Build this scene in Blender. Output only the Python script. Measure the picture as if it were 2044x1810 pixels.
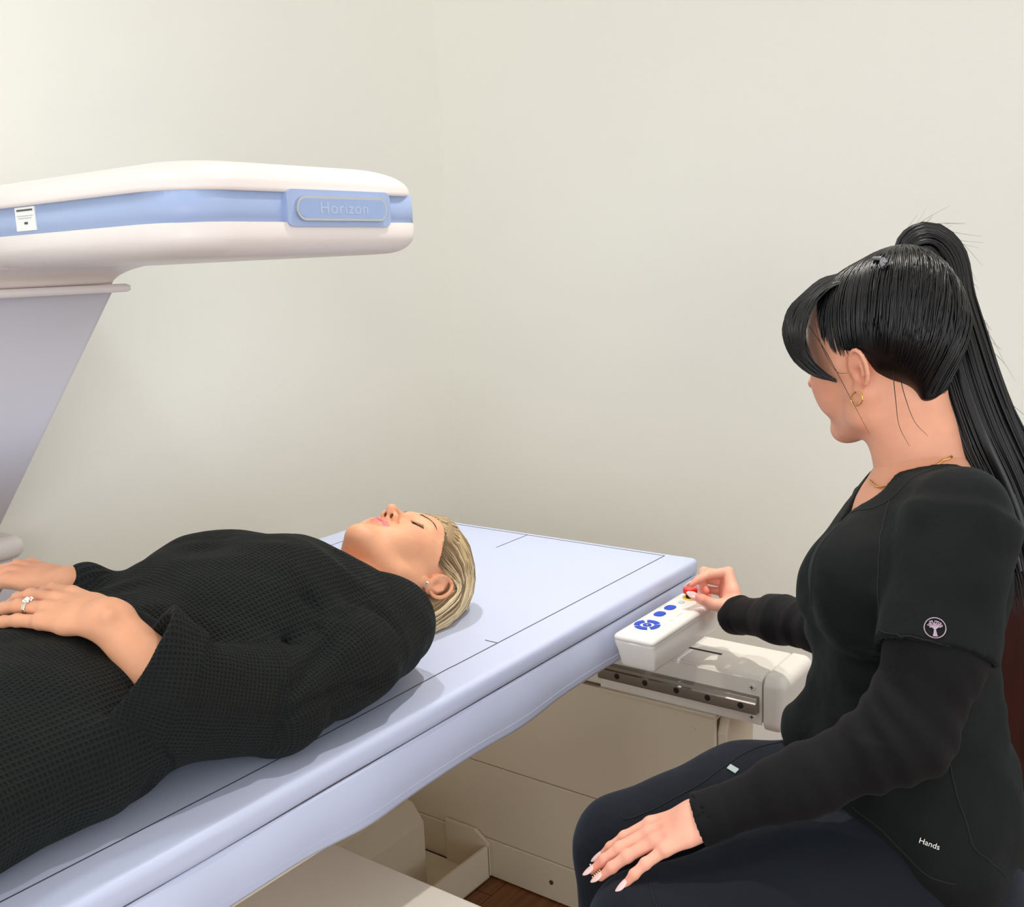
import bpy, bmesh, math, random
import numpy as np
from mathutils import Vector, Matrix
from mathutils.bvhtree import BVHTree

# ------------------------------------------------------------------ clear
for o in list(bpy.data.objects):
    bpy.data.objects.remove(o)
scene = bpy.context.scene
col = scene.collection
random.seed(4)
rng = np.random.RandomState(7)

# ------------------------------------------------------------------ camera, world, lights, exposure
cam_d = bpy.data.cameras.new('camera')
cam_d.sensor_width = 36
cam_d.lens = 36.31
cam = bpy.data.objects.new('camera', cam_d)
col.objects.link(cam)
RIGHT = Vector((0.59187, -0.80506, -0.03955))
DOWN = Vector((-0.17080, -0.07731, -0.98227))
FWD = Vector((0.78773, 0.58813, -0.18326))
cam.matrix_world = Matrix((
    (RIGHT.x, -DOWN.x, -FWD.x, 0.0),
    (RIGHT.y, -DOWN.y, -FWD.y, 0.0),
    (RIGHT.z, -DOWN.z, -FWD.z, 1.33),
    (0, 0, 0, 1)))
cam_d.clip_start = 0.02
scene.camera = cam

world = bpy.data.worlds.new('room_light')
scene.world = world
world.use_nodes = True
bg = world.node_tree.nodes['Background']
bg.inputs[0].default_value = (0.97, 0.985, 1.0, 1)
bg.inputs[1].default_value = 1.55

def area(name, loc, target, size, power, color, spread=180):
    d = bpy.data.lights.new(name, 'AREA')
    d.shape = 'DISK'
    d.size = size
    d.energy = power
    d.color = color
    d.spread = math.radians(spread)
    o = bpy.data.objects.new(name, d)
    col.objects.link(o)
    o.location = loc
    o.rotation_euler = (Vector(target) - Vector(loc)).to_track_quat('-Z', 'Y').to_euler()
    return o

area('downlight_head', (1.50, 1.52, 2.62), (1.42, 1.3, 0.7), 0.08, 3.0, (1.0, 0.97, 0.92), 75)
area('downlight_near', (1.40, 0.55, 2.62), (1.4, 0.55, 0.7), 0.06, 4.3, (1.0, 0.95, 0.89), 80)
area('downlight_foot', (0.35, 1.45, 2.62), (0.35, 1.6, 0.7), 0.3, 5, (0.88, 0.97, 1.0), 150)
area('camera_side_fill', (-3.2, -2.6, 1.5), (2.2, 1.8, 0.75), 2.4, 62, (1.0, 0.99, 0.975), 180)  # added soft fill lamp far behind the camera, no window there; evens out the walls

scene.cycles.diffuse_bounces = 10
scene.cycles.max_bounces = 14
vs = scene.view_settings
vs.view_transform = 'Standard'
vs.look = 'None'
vs.gamma = 1
vs.use_curve_mapping = False
vs.exposure = 0.0

# ------------------------------------------------------------------ materials
def srgb(r, g, b):
    def c(v):
        v /= 255.0
        return v / 12.92 if v <= 0.04045 else ((v + 0.055) / 1.055) ** 2.4
    return (c(r), c(g), c(b), 1)

class NM:
    def __init__(s, name):
        s.m = bpy.data.materials.new(name)
        s.m.use_nodes = True
        s.nt = s.m.node_tree
        s.b = s.nt.nodes['Principled BSDF']
    def n(s, t, **k):
        x = s.nt.nodes.new(t)
        for a, v in k.items():
            setattr(x, a, v)
        return x
    def l(s, a, b):
        s.nt.links.new(a, b)
    def set(s, **k):
        names = dict(color='Base Color', rough='Roughness', metal='Metallic', spec='Specular IOR Level',
                     coat='Coat Weight', sheen='Sheen Weight', sss='Subsurface Weight', aniso='Anisotropic')
        for a, v in k.items():
            s.b.inputs[names[a]].default_value = v
        return s

def plain(name, color, rough=0.5, noise=0.0, nscale=30, bump=0.0, bscale=200, **k):
    q = NM(name).set(color=color, rough=rough, **k)
    tc = q.n('ShaderNodeTexCoord')
    nz = q.n('ShaderNodeTexNoise')
    nz.inputs['Scale'].default_value = nscale
    nz.inputs['Detail'].default_value = 4
    q.l(tc.outputs['Object'], nz.inputs['Vector'])
    if noise:
        mx = q.n('ShaderNodeMix', data_type='RGBA')
        mx.inputs[6].default_value = tuple(c * (1 - noise) for c in color[:3]) + (1,)
        mx.inputs[7].default_value = tuple(min(1, c * (1 + noise)) for c in color[:3]) + (1,)
        q.l(nz.outputs[0], mx.inputs[0])
        q.l(mx.outputs[2], q.b.inputs['Base Color'])
    if bump:
        n2 = q.n('ShaderNodeTexNoise')
        n2.inputs['Scale'].default_value = bscale
        q.l(tc.outputs['Object'], n2.inputs['Vector'])
        bp = q.n('ShaderNodeBump')
        bp.inputs['Strength'].default_value = bump
        bp.inputs['Distance'].default_value = 0.002
        q.l(n2.outputs[0], bp.inputs['Height'])
        q.l(bp.outputs[0], q.b.inputs['Normal'])
    return q.m

def skin_mat(name, rough=0.48):
    q = NM(name).set(rough=rough, sss=0.12, spec=0.35)
    q.b.inputs['Subsurface Radius'].default_value = (1.0, 0.35, 0.2)
    q.b.inputs['Subsurface Scale'].default_value = 0.006
    at = q.n('ShaderNodeAttribute', attribute_name='Col')
    tc = q.n('ShaderNodeTexCoord')
    nz = q.n('ShaderNodeTexNoise')
    nz.inputs['Scale'].default_value = 45
    nz.inputs['Detail'].default_value = 5
    q.l(tc.outputs['Object'], nz.inputs['Vector'])
    mr = q.n('ShaderNodeMapRange')
    mr.inputs[3].default_value = 0.90
    mr.inputs[4].default_value = 1.08
    q.l(nz.outputs[0], mr.inputs[0])
    mul = q.n('ShaderNodeVectorMath', operation='SCALE')
    q.l(at.outputs['Color'], mul.inputs[0])
    q.l(mr.outputs[0], mul.inputs['Scale'])
    q.l(mul.outputs[0], q.b.inputs['Base Color'])
    n2 = q.n('ShaderNodeTexNoise')
    n2.inputs['Scale'].default_value = 600
    q.l(tc.outputs['Object'], n2.inputs['Vector'])
    bp = q.n('ShaderNodeBump')
    bp.inputs['Strength'].default_value = 0.12
    bp.inputs['Distance'].default_value = 0.001
    q.l(n2.outputs[0], bp.inputs['Height'])
    q.l(bp.outputs[0], q.b.inputs['Normal'])
    return q.m

def waffle_mat():
    q = NM('waffle_cotton').set(rough=0.85, spec=0.25, sheen=0.04)
    q.b.inputs['Sheen Roughness'].default_value = 0.5
    q.b.inputs['Sheen Tint'].default_value = (0.5, 0.62, 0.58, 1)
    at = q.n('ShaderNodeAttribute', attribute_name='cloth')
    sp = q.n('ShaderNodeSeparateXYZ')
    q.l(at.outputs['Vector'], sp.inputs[0])
    outs = []
    for i in (0, 1):
        a = q.n('ShaderNodeMath', operation='MULTIPLY')
        a.inputs[1].default_value = 2 * math.pi / 0.0052
        q.l(sp.outputs[i], a.inputs[0])
        c = q.n('ShaderNodeMath', operation='COSINE')
        q.l(a.outputs[0], c.inputs[0])
        outs.append(c)
    mx = q.n('ShaderNodeMath', operation='MAXIMUM')
    q.l(outs[0].outputs[0], mx.inputs[0])
    q.l(outs[1].outputs[0], mx.inputs[1])
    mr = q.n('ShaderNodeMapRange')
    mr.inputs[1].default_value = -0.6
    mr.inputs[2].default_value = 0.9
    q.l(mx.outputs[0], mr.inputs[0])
    bp = q.n('ShaderNodeBump')
    bp.inputs['Strength'].default_value = 1.0
    bp.inputs['Distance'].default_value = 0.0026
    q.l(mr.outputs[0], bp.inputs['Height'])
    q.l(bp.outputs[0], q.b.inputs['Normal'])
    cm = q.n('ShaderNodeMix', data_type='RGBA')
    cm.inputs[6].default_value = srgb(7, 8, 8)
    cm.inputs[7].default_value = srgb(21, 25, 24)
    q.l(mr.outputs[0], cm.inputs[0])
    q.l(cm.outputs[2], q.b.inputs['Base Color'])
    return q.m

def cloth_mat(name, color, weave=900, sheen=0.25, tint=(0.5, 0.55, 0.6, 1), bump=0.25):
    q = NM(name).set(color=color, rough=0.8, spec=0.2, sheen=sheen)
    q.b.inputs['Sheen Tint'].default_value = tint
    tc = q.n('ShaderNodeTexCoord')
    n2 = q.n('ShaderNodeTexNoise')
    n2.inputs['Scale'].default_value = weave
    q.l(tc.outputs['Object'], n2.inputs['Vector'])
    n3 = q.n('ShaderNodeTexNoise')
    n3.inputs['Scale'].default_value = 22
    n3.inputs['Detail'].default_value = 3
    q.l(tc.outputs['Object'], n3.inputs['Vector'])
    bp = q.n('ShaderNodeBump')
    bp.inputs['Strength'].default_value = bump
    bp.inputs['Distance'].default_value = 0.0008
    q.l(n2.outputs[0], bp.inputs['Height'])
    b2 = q.n('ShaderNodeBump')
    b2.inputs['Strength'].default_value = 0.5
    b2.inputs['Distance'].default_value = 0.006
    q.l(n3.outputs[0], b2.inputs['Height'])
    q.l(bp.outputs[0], b2.inputs['Normal'])
    q.l(b2.outputs[0], q.b.inputs['Normal'])
    return q.m

def hair_mat(name, stops, rough=0.32, spec=0.5):
    q = NM(name).set(rough=rough, spec=spec)
    at = q.n('ShaderNodeAttribute', attribute_name='Col')
    sp = q.n('ShaderNodeSeparateColor')
    q.l(at.outputs['Color'], sp.inputs[0])
    cr = q.n('ShaderNodeValToRGB')
    cr.color_ramp.elements[0].position = stops[0][0]
    cr.color_ramp.elements[0].color = stops[0][1]
    cr.color_ramp.elements[1].position = stops[1][0]
    cr.color_ramp.elements[1].color = stops[1][1]
    for p, c in stops[2:]:
        e = cr.color_ramp.elements.new(p)
        e.color = c
    q.l(sp.outputs[0], cr.inputs[0])
    q.l(cr.outputs[0], q.b.inputs['Base Color'])
    return q.m

def wood_mat(name, c1, c2, scale=3.0):
    q = NM(name).set(rough=0.4)
    tc = q.n('ShaderNodeTexCoord')
    mp = q.n('ShaderNodeMapping')
    mp.inputs['Scale'].default_value = (scale, scale * 12, scale)
    nz = q.n('ShaderNodeTexNoise')
    nz.inputs['Scale'].default_value = 2
    nz.inputs['Detail'].default_value = 7
    q.l(tc.outputs['Object'], mp.inputs[0])
    q.l(mp.outputs[0], nz.inputs['Vector'])
    cr = q.n('ShaderNodeValToRGB')
    cr.color_ramp.elements[0].position = 0.3
    cr.color_ramp.elements[0].color = c1
    cr.color_ramp.elements[1].position = 0.72
    cr.color_ramp.elements[1].color = c2
    q.l(nz.outputs[0], cr.inputs[0])
    q.l(cr.outputs[0], q.b.inputs['Base Color'])
    return q.m

MT = dict(
    wall=plain('wall_paint', srgb(240, 240, 232), 0.9, bump=0.10, bscale=350),
    ceiling=plain('ceiling_paint', srgb(235, 234, 230), 0.9),
    plastic=plain('white_shell', srgb(233, 225, 221), 0.32, spec=0.45),
    blue=plain('blue_band', srgb(160, 180, 218), 0.4),
    column=plain('column_panel', srgb(216, 214, 222), 0.4),
    cream=plain('cream_powder_coat', srgb(222, 211, 188), 0.5, bump=0.12, bscale=900),
    cream2=plain('warm_white_shell', srgb(232, 226, 217), 0.38),
    panelwhite=plain('panel_white', srgb(230, 227, 222), 0.35),
    pad=plain('pad_vinyl', srgb(196, 205, 231), 0.42, spec=0.4, bump=0.04, bscale=40),
    ink=plain('printed_ink', srgb(70, 72, 82), 0.6),
    thread=plain('seam_thread', srgb(212, 216, 236), 0.7),
    steel=plain('rail_steel', srgb(150, 143, 135), 0.42, metal=1.0, bump=0.05),
    chrome=plain('badge_chrome', srgb(205, 208, 214), 0.25, metal=0.9),
    dark=plain('dark_gap', srgb(14, 14, 14), 0.7),
    hole=plain('bolt_black', srgb(16, 16, 18), 0.35),
    bluebtn=plain('blue_key', srgb(14, 66, 190), 0.4),
    greybtn=plain('grey_key', srgb(188, 200, 200), 0.4),
    print_=plain('grey_print', srgb(190, 192, 192), 0.6),
    red=plain('red_button', srgb(222, 40, 24), 0.25, coat=0.4),
    yellow=plain('yellow_ring', srgb(226, 200, 70), 0.5),
    gold=plain('gold', srgb(232, 190, 105), 0.2, metal=1.0),
    silver=plain('ring_silver', srgb(220, 214, 200), 0.18, metal=1.0, bump=0.3, bscale=900),
    gem=plain('diamond', srgb(245, 245, 250), 0.05, metal=0.6),
    skin_a=skin_mat('skin_patient'),
    skin_b=skin_mat('skin_technician'),
    nail=plain('nail_polish', srgb(238, 200, 196), 0.12, coat=0.8),
    nail2=plain('nail_natural', srgb(238, 190, 176), 0.25),
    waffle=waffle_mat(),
    scrub=cloth_mat('black_scrub_cloth', srgb(10, 13, 14), sheen=0.06, tint=(0.35, 0.5, 0.5, 1)),
    jersey=cloth_mat('black_jersey', srgb(12, 12, 14), weave=1300, sheen=0.05, tint=(0.5, 0.45, 0.5, 1)),
    pants=cloth_mat('navy_black_cloth', srgb(14, 18, 26), sheen=0.12, tint=(0.4, 0.5, 0.7, 1)),
    seam=plain('seam_black', srgb(7, 8, 9), 0.8),
    logo=plain('logo_thread', srgb(170, 150, 165), 0.7),
    label=plain('label_tag', srgb(160, 178, 176), 0.6),
    blonde=hair_mat('blonde_hair', [(0.0, srgb(70, 54, 40)), (0.25, srgb(138, 112, 80)), (0.5, srgb(206, 182, 138)), (1.0, srgb(244, 230, 196))], 0.38, 0.4),
    black_hair=hair_mat('black_hair', [(0.0, srgb(4, 4, 5)), (1.0, srgb(15, 15, 17))], 0.33, 0.42),
    brow=plain('brow_hair', srgb(88, 66, 50), 0.6),
    lash=plain('eyelash', srgb(18, 14, 12), 0.6),
    sclera=plain('eye_white', srgb(230, 225, 220), 0.15),
    claw=plain('clear_clip', srgb(105, 105, 112), 0.08, spec=0.8),
    floor=wood_mat('floor_wood', srgb(104, 62, 30), srgb(142, 90, 48)),
    mahogany=wood_mat('dark_red_wood', srgb(34, 9, 6), srgb(60, 18, 12)),
    vinyl_black=plain('black_vinyl', srgb(20, 20, 22), 0.4),
    tree=plain('sticker_white', srgb(236, 238, 235), 0.5),
)

# ------------------------------------------------------------------ object helpers
def props(o, label=None, cat=None, group=None, kind=None):
    if label: o['label'] = label
    if cat: o['category'] = cat
    if group: o['group'] = group
    if kind: o['kind'] = kind
    return o

def empty(name, loc, label, cat, group=None):
    o = bpy.data.objects.new(name, None)
    o.empty_display_size = 0.05
    col.objects.link(o)
    o.location = loc
    return props(o, label, cat, group)

def attach(o, parent):
    if parent is not None:
        o.parent = parent
        pl = Vector(parent.location) if parent.parent is None else Vector((0, 0, 0))
        o.matrix_parent_inverse = Matrix.Translation(-pl)

def obj(name, me, mat, parent=None, smooth=True):
    o = bpy.data.objects.new(name, me)
    col.objects.link(o)
    if mat is not None:
        me.materials.append(mat)
    if smooth:
        me.polygons.foreach_set('use_smooth', [True] * len(me.polygons))
    attach(o, parent)
    return o

def mesh_np(name, v, fc, colr=None, cloth=None):
    me = bpy.data.meshes.new(name)
    v = np.asarray(v, dtype=np.float32)
    if isinstance(fc, np.ndarray):
        nf = len(fc); k = fc.shape[1]
        me.vertices.add(len(v)); me.vertices.foreach_set('co', v.ravel())
        me.loops.add(nf * k); me.loops.foreach_set('vertex_index', fc.ravel().astype(np.int32))
        me.polygons.add(nf); me.polygons.foreach_set('loop_start', np.arange(0, nf * k, k, dtype=np.int32))
        me.update(calc_edges=True)
        me.validate()
    else:
        me.from_pydata([tuple(map(float, p)) for p in v], [], fc)
        me.update()
    if colr is not None:
        a = me.attributes.new('Col', 'FLOAT_COLOR', 'POINT')
        c4 = np.ones((len(v), 4), dtype=np.float32); c4[:, :3] = colr
        a.data.foreach_set('color', c4.ravel())
    if cloth is not None:
        a = me.attributes.new('cloth', 'FLOAT_VECTOR', 'POINT')
        a.data.foreach_set('vector', np.asarray(cloth, dtype=np.float32).ravel())
    return me

def wn(o, on=True):
    if on:
        m = o.modifiers.new('face_normals', 'WEIGHTED_NORMAL')
        m.weight = 100
    return o

def rbox(name, lo, hi, mat, parent=None, bev=0.003, seg=3, smooth=True):
    bm = bmesh.new()
    bmesh.ops.create_cube(bm, size=1)
    lo = Vector(lo); hi = Vector(hi)
    for v in bm.verts:
        v.co = Vector([(lo[i] + hi[i]) / 2 + v.co[i] * (hi[i] - lo[i]) for i in range(3)])
    if bev:
        bmesh.ops.bevel(bm, geom=list(bm.edges), offset=bev, segments=seg, profile=0.6, affect='EDGES')
    me = bpy.data.meshes.new(name)
    bm.to_mesh(me); bm.free()
    return wn(obj(name, me, mat, parent, smooth and bev > 0), bev > 0)

def prism(name, poly, axis, a0, a1, mat, parent=None, bev=0.0, seg=2):
    """polygon given in the two other axes, extruded along axis from a0 to a1"""
    bm = bmesh.new()
    def mk(p, a):
        if axis == 0: return (a, p[0], p[1])
        if axis == 1: return (p[0], a, p[1])
        return (p[0], p[1], a)
    A = [bm.verts.new(mk(p, a0)) for p in poly]
    B = [bm.verts.new(mk(p, a1)) for p in poly]
    n = len(poly)
    bm.faces.new(A); bm.faces.new(B[::-1])
    for i in range(n):
        bm.faces.new((A[i], B[i], B[(i + 1) % n], A[(i + 1) % n]))
    bmesh.ops.recalc_face_normals(bm, faces=bm.faces)
    if bev:
        bmesh.ops.bevel(bm, geom=list(bm.edges), offset=bev, segments=seg, profile=0.6, affect='EDGES')
    me = bpy.data.meshes.new(name)
    bm.to_mesh(me); bm.free()
    return wn(obj(name, me, mat, parent, bool(bev)), bool(bev))

def cyl(name, a, b, r, mat, parent=None, r2=None, n=24, bev=0.0):
    a = Vector(a); b = Vector(b)
    bm = bmesh.new()
    bmesh.ops.create_cone(bm, cap_ends=True, segments=n, radius1=r, radius2=r if r2 is None else r2, depth=(b - a).length)
    if bev:
        ed = [e for e in bm.edges if len(e.link_faces) == 2 and any(len(f_.verts) > 4 for f_ in e.link_faces)]
        bmesh.ops.bevel(bm, geom=ed, offset=bev, segments=3, profile=0.5, affect='EDGES')
    q = (b - a).to_track_quat('Z', 'Y').to_matrix().to_4x4()
    bm.transform(Matrix.Translation((a + b) / 2) @ q)
    me = bpy.data.meshes.new(name)
    bm.to_mesh(me); bm.free()
    return wn(obj(name, me, mat, parent, True), True)

def smoothpath(P, n):
    P = np.asarray(P, float)
    m = len(P)
    if m < 3:
        t = np.linspace(0, 1, n)[:, None]
        return P[0] * (1 - t) + P[-1] * t
    E = np.vstack([2 * P[0] - P[1], P, 2 * P[-1] - P[-2]])
    ts = np.linspace(0, m - 1, n)
    i = np.minimum(ts.astype(int), m - 2)
    u = (ts - i)[:, None]
    p0, p1, p2, p3 = E[i], E[i + 1], E[i + 2], E[i + 3]
    return 0.5 * ((2 * p1) + (-p0 + p2) * u + (2 * p0 - 5 * p1 + 4 * p2 - p3) * u * u + (-p0 + 3 * p1 - 3 * p2 + p3) * u ** 3)

def tubes(paths, radii, k=5, cols=None):
    """many tubes -> verts, quads (one array); radii: one array per path"""
    V = []; F = []; Cc = []
    base = 0
    ang = np.linspace(0, 2 * np.pi, k, endpoint=False)
    for pi, (P, R) in enumerate(zip(paths, radii)):
        P = np.asarray(P, float); n = len(P)
        T = np.gradient(P, axis=0)
        T /= np.linalg.norm(T, axis=1)[:, None] + 1e-12
        ref = np.array([0.0, 0, 1]) if abs(T[:, 2]).mean() < 0.8 else np.array([1.0, 0, 0])
        A = np.cross(T, ref); A /= np.linalg.norm(A, axis=1)[:, None] + 1e-12
        B = np.cross(T, A)
        ring = P[:, None, :] + (A[:, None, :] * np.cos(ang)[None, :, None] + B[:, None, :] * np.sin(ang)[None, :, None]) * np.asarray(R)[:, None, None]
        V.append(ring.reshape(-1, 3))
        i = np.arange(n - 1)[:, None] * k
        j = np.arange(k)[None, :]
        j2 = (j + 1) % k
        q = np.stack([base + i + j, base + i + j2, base + i + k + j2, base + i + k + j], -1).reshape(-1, 4)
        F.append(q)
        if cols is not None:
            c = np.asarray(cols[pi], float)
            if c.ndim == 0: c = np.full(n, float(c))
            Cc.append(np.repeat(c, k))
        base += n * k
    V = np.vstack(V); F = np.vstack(F)
    if cols is not None:
        cc = np.concatenate(Cc)
        return V, F, np.stack([cc, cc, cc], 1)
    return V, F

def tube_obj(name, pts, r, mat, parent, n=40, k=8, closed=False):
    P = smoothpath(pts, n)
    R = np.full(len(P), r) if np.isscalar(r) else np.interp(np.linspace(0, 1, len(P)), np.linspace(0, 1, len(r)), r)
    V, F = tubes([P], [R], k)
    return obj(name, mesh_np(name, V, F), mat, parent)

def normed(v):
    v = np.asarray(v, float)
    return v / np.linalg.norm(v)

# ------------------------------------------------------------------ signed-distance modelling (numpy)
_lat = np.random.RandomState(3).rand(32, 32, 32).astype(np.float32)
def noise3(X, Y, Z):
    X, Y, Z = np.broadcast_arrays(X, Y, Z)
    xi = np.floor(X).astype(np.int32); yi = np.floor(Y).astype(np.int32); zi = np.floor(Z).astype(np.int32)
    fx = X - xi; fy = Y - yi; fz = Z - zi
    fx = fx * fx * (3 - 2 * fx); fy = fy * fy * (3 - 2 * fy); fz = fz * fz * (3 - 2 * fz)
    x0 = xi & 31; x1 = (xi + 1) & 31; y0 = yi & 31; y1 = (yi + 1) & 31; z0 = zi & 31; z1 = (zi + 1) & 31
    L = _lat
    a = L[x0, y0, z0] * (1 - fx) + L[x1, y0, z0] * fx
    b = L[x0, y1, z0] * (1 - fx) + L[x1, y1, z0] * fx
    c = L[x0, y0, z1] * (1 - fx) + L[x1, y0, z1] * fx
    d = L[x0, y1, z1] * (1 - fx) + L[x1, y1, z1] * fx
    return ((a * (1 - fy) + b * fy) * (1 - fz) + (c * (1 - fy) + d * fy) * fz) * 2 - 1

class Cone:
    """round cone; optional flattening: n = direction, s = scale along n"""
    def __init__(s, a, b, ra, rb, n=None, sc=1.0):
        s.a = np.asarray(a, float); s.b = np.asarray(b, float); s.ra = ra; s.rb = rb
        s.n = None if n is None else normed(n); s.sc = sc
    def box(s):
        r = max(s.ra, s.rb) * max(1, s.sc)
        return np.minimum(s.a, s.b) - r, np.maximum(s.a, s.b) + r
    def d(s, X, Y, Z):
        ab = s.b - s.a
        L2 = float(ab @ ab) + 1e-12
        x = X - s.a[0]; y = Y - s.a[1]; z = Z - s.a[2]
        t = np.clip((x * ab[0] + y * ab[1] + z * ab[2]) / L2, 0, 1)
        x = x - t * ab[0]; y = y - t * ab[1]; z = z - t * ab[2]
        if s.n is not None:
            q = (x * s.n[0] + y * s.n[1] + z * s.n[2]) * (1 / s.sc - 1)
            x = x + q * s.n[0]; y = y + q * s.n[1]; z = z + q * s.n[2]
        r = s.ra + (s.rb - s.ra) * t
        return (np.sqrt(x * x + y * y + z * z) - r) * min(1, s.sc)

class Ell:
    def __init__(s, c, r, R=None):
        s.c = np.asarray(c, float); s.r = np.asarray(r, float); s.R = None if R is None else np.asarray(R, float)
    def box(s):
        m = s.r if s.R is None else np.full(3, s.r.max())
        return s.c - m, s.c + m
    def d(s, X, Y, Z):
        x = X - s.c[0]; y = Y - s.c[1]; z = Z - s.c[2]
        if s.R is not None:
            R = s.R   # rows: local axes in field coordinates
            x, y, z = (R[0][0] * x + R[0][1] * y + R[0][2] * z, R[1][0] * x + R[1][1] * y + R[1][2] * z, R[2][0] * x + R[2][1] * y + R[2][2] * z)
        x = x / s.r[0]; y = y / s.r[1]; z = z / s.r[2]
        k0 = np.sqrt(x * x + y * y + z * z)
        k1 = np.sqrt((x / s.r[0]) ** 2 + (y / s.r[1]) ** 2 + (z / s.r[2]) ** 2) + 1e-9
        return k0 * (k0 - 1) / k1

class Loft:
    """segment with elliptical sections: (wa, ha) at a -> (wb, hb) at b; side = width direction"""
    def __init__(s, a, b, A, B, side, off=0.0):
        s.a = np.asarray(a, float); s.b = np.asarray(b, float); s.A = A; s.B = B; s.off = off
        ax = normed(s.b - s.a)
        sd = np.asarray(side, float); sd = normed(sd - (sd @ ax) * ax)
        s.ax = ax; s.sd = sd; s.up = np.cross(ax, sd)
    def box(s):
        r = max(s.A[0], s.A[1], s.B[0], s.B[1]) + abs(s.off)
        return np.minimum(s.a, s.b) - r, np.maximum(s.a, s.b) + r
    def d(s, X, Y, Z):
        ab = s.b - s.a; L = np.linalg.norm(ab)
        x = X - s.a[0]; y = Y - s.a[1]; z = Z - s.a[2]
        l = x * s.ax[0] + y * s.ax[1] + z * s.ax[2]
        t = np.clip(l / L, 0, 1)
        l = l - t * L
        u = x * s.sd[0] + y * s.sd[1] + z * s.sd[2]
        v = x * s.up[0] + y * s.up[1] + z * s.up[2]
        w = s.A[0] + (s.B[0] - s.A[0]) * t + s.off
        h = s.A[1] + (s.B[1] - s.A[1]) * t + s.off
        m = np.minimum(w, h)
        k0 = np.sqrt((u / w) ** 2 + (v / h) ** 2 + (l / m) ** 2)
        k1 = np.sqrt((u / w ** 2) ** 2 + (v / h ** 2) ** 2 + (l / m ** 2) ** 2) + 1e-6
        return k0 * (k0 - 1) / k1

class Tub:
    """flat-ended tapered elliptical tube"""
    def __init__(s, a, b, A, B, side):
        Loft.__init__(s, a, b, A, B, side)
    box = Loft.box
    off = 0.0
    def d(s, X, Y, Z):
        ab = s.b - s.a; L = np.linalg.norm(ab)
        x = X - s.a[0]; y = Y - s.a[1]; z = Z - s.a[2]
        l = x * s.ax[0] + y * s.ax[1] + z * s.ax[2]
        t = np.clip(l / L, 0, 1)
        u = x * s.sd[0] + y * s.sd[1] + z * s.sd[2]
        v = x * s.up[0] + y * s.up[1] + z * s.up[2]
        w = s.A[0] + (s.B[0] - s.A[0]) * t
        h = s.A[1] + (s.B[1] - s.A[1]) * t
        k0 = np.sqrt((u / w) ** 2 + (v / h) ** 2)
        k1 = np.sqrt((u / w ** 2) ** 2 + (v / h ** 2) ** 2) + 1e-6
        return np.maximum(k0 * (k0 - 1) / k1, np.maximum(-l, l - L))

class Half:
    """half-space (inside where (p-c).n < 0), limited to a box for evaluation"""
    def __init__(s, c, n, lo, hi):
        s.c = np.asarray(c, float); s.n = normed(n); s.lo = np.asarray(lo, float); s.hi = np.asarray(hi, float)
    def box(s): return s.lo, s.hi
    def d(s, X, Y, Z):
        return (X - s.c[0]) * s.n[0] + (Y - s.c[1]) * s.n[1] + (Z - s.c[2]) * s.n[2]

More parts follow.
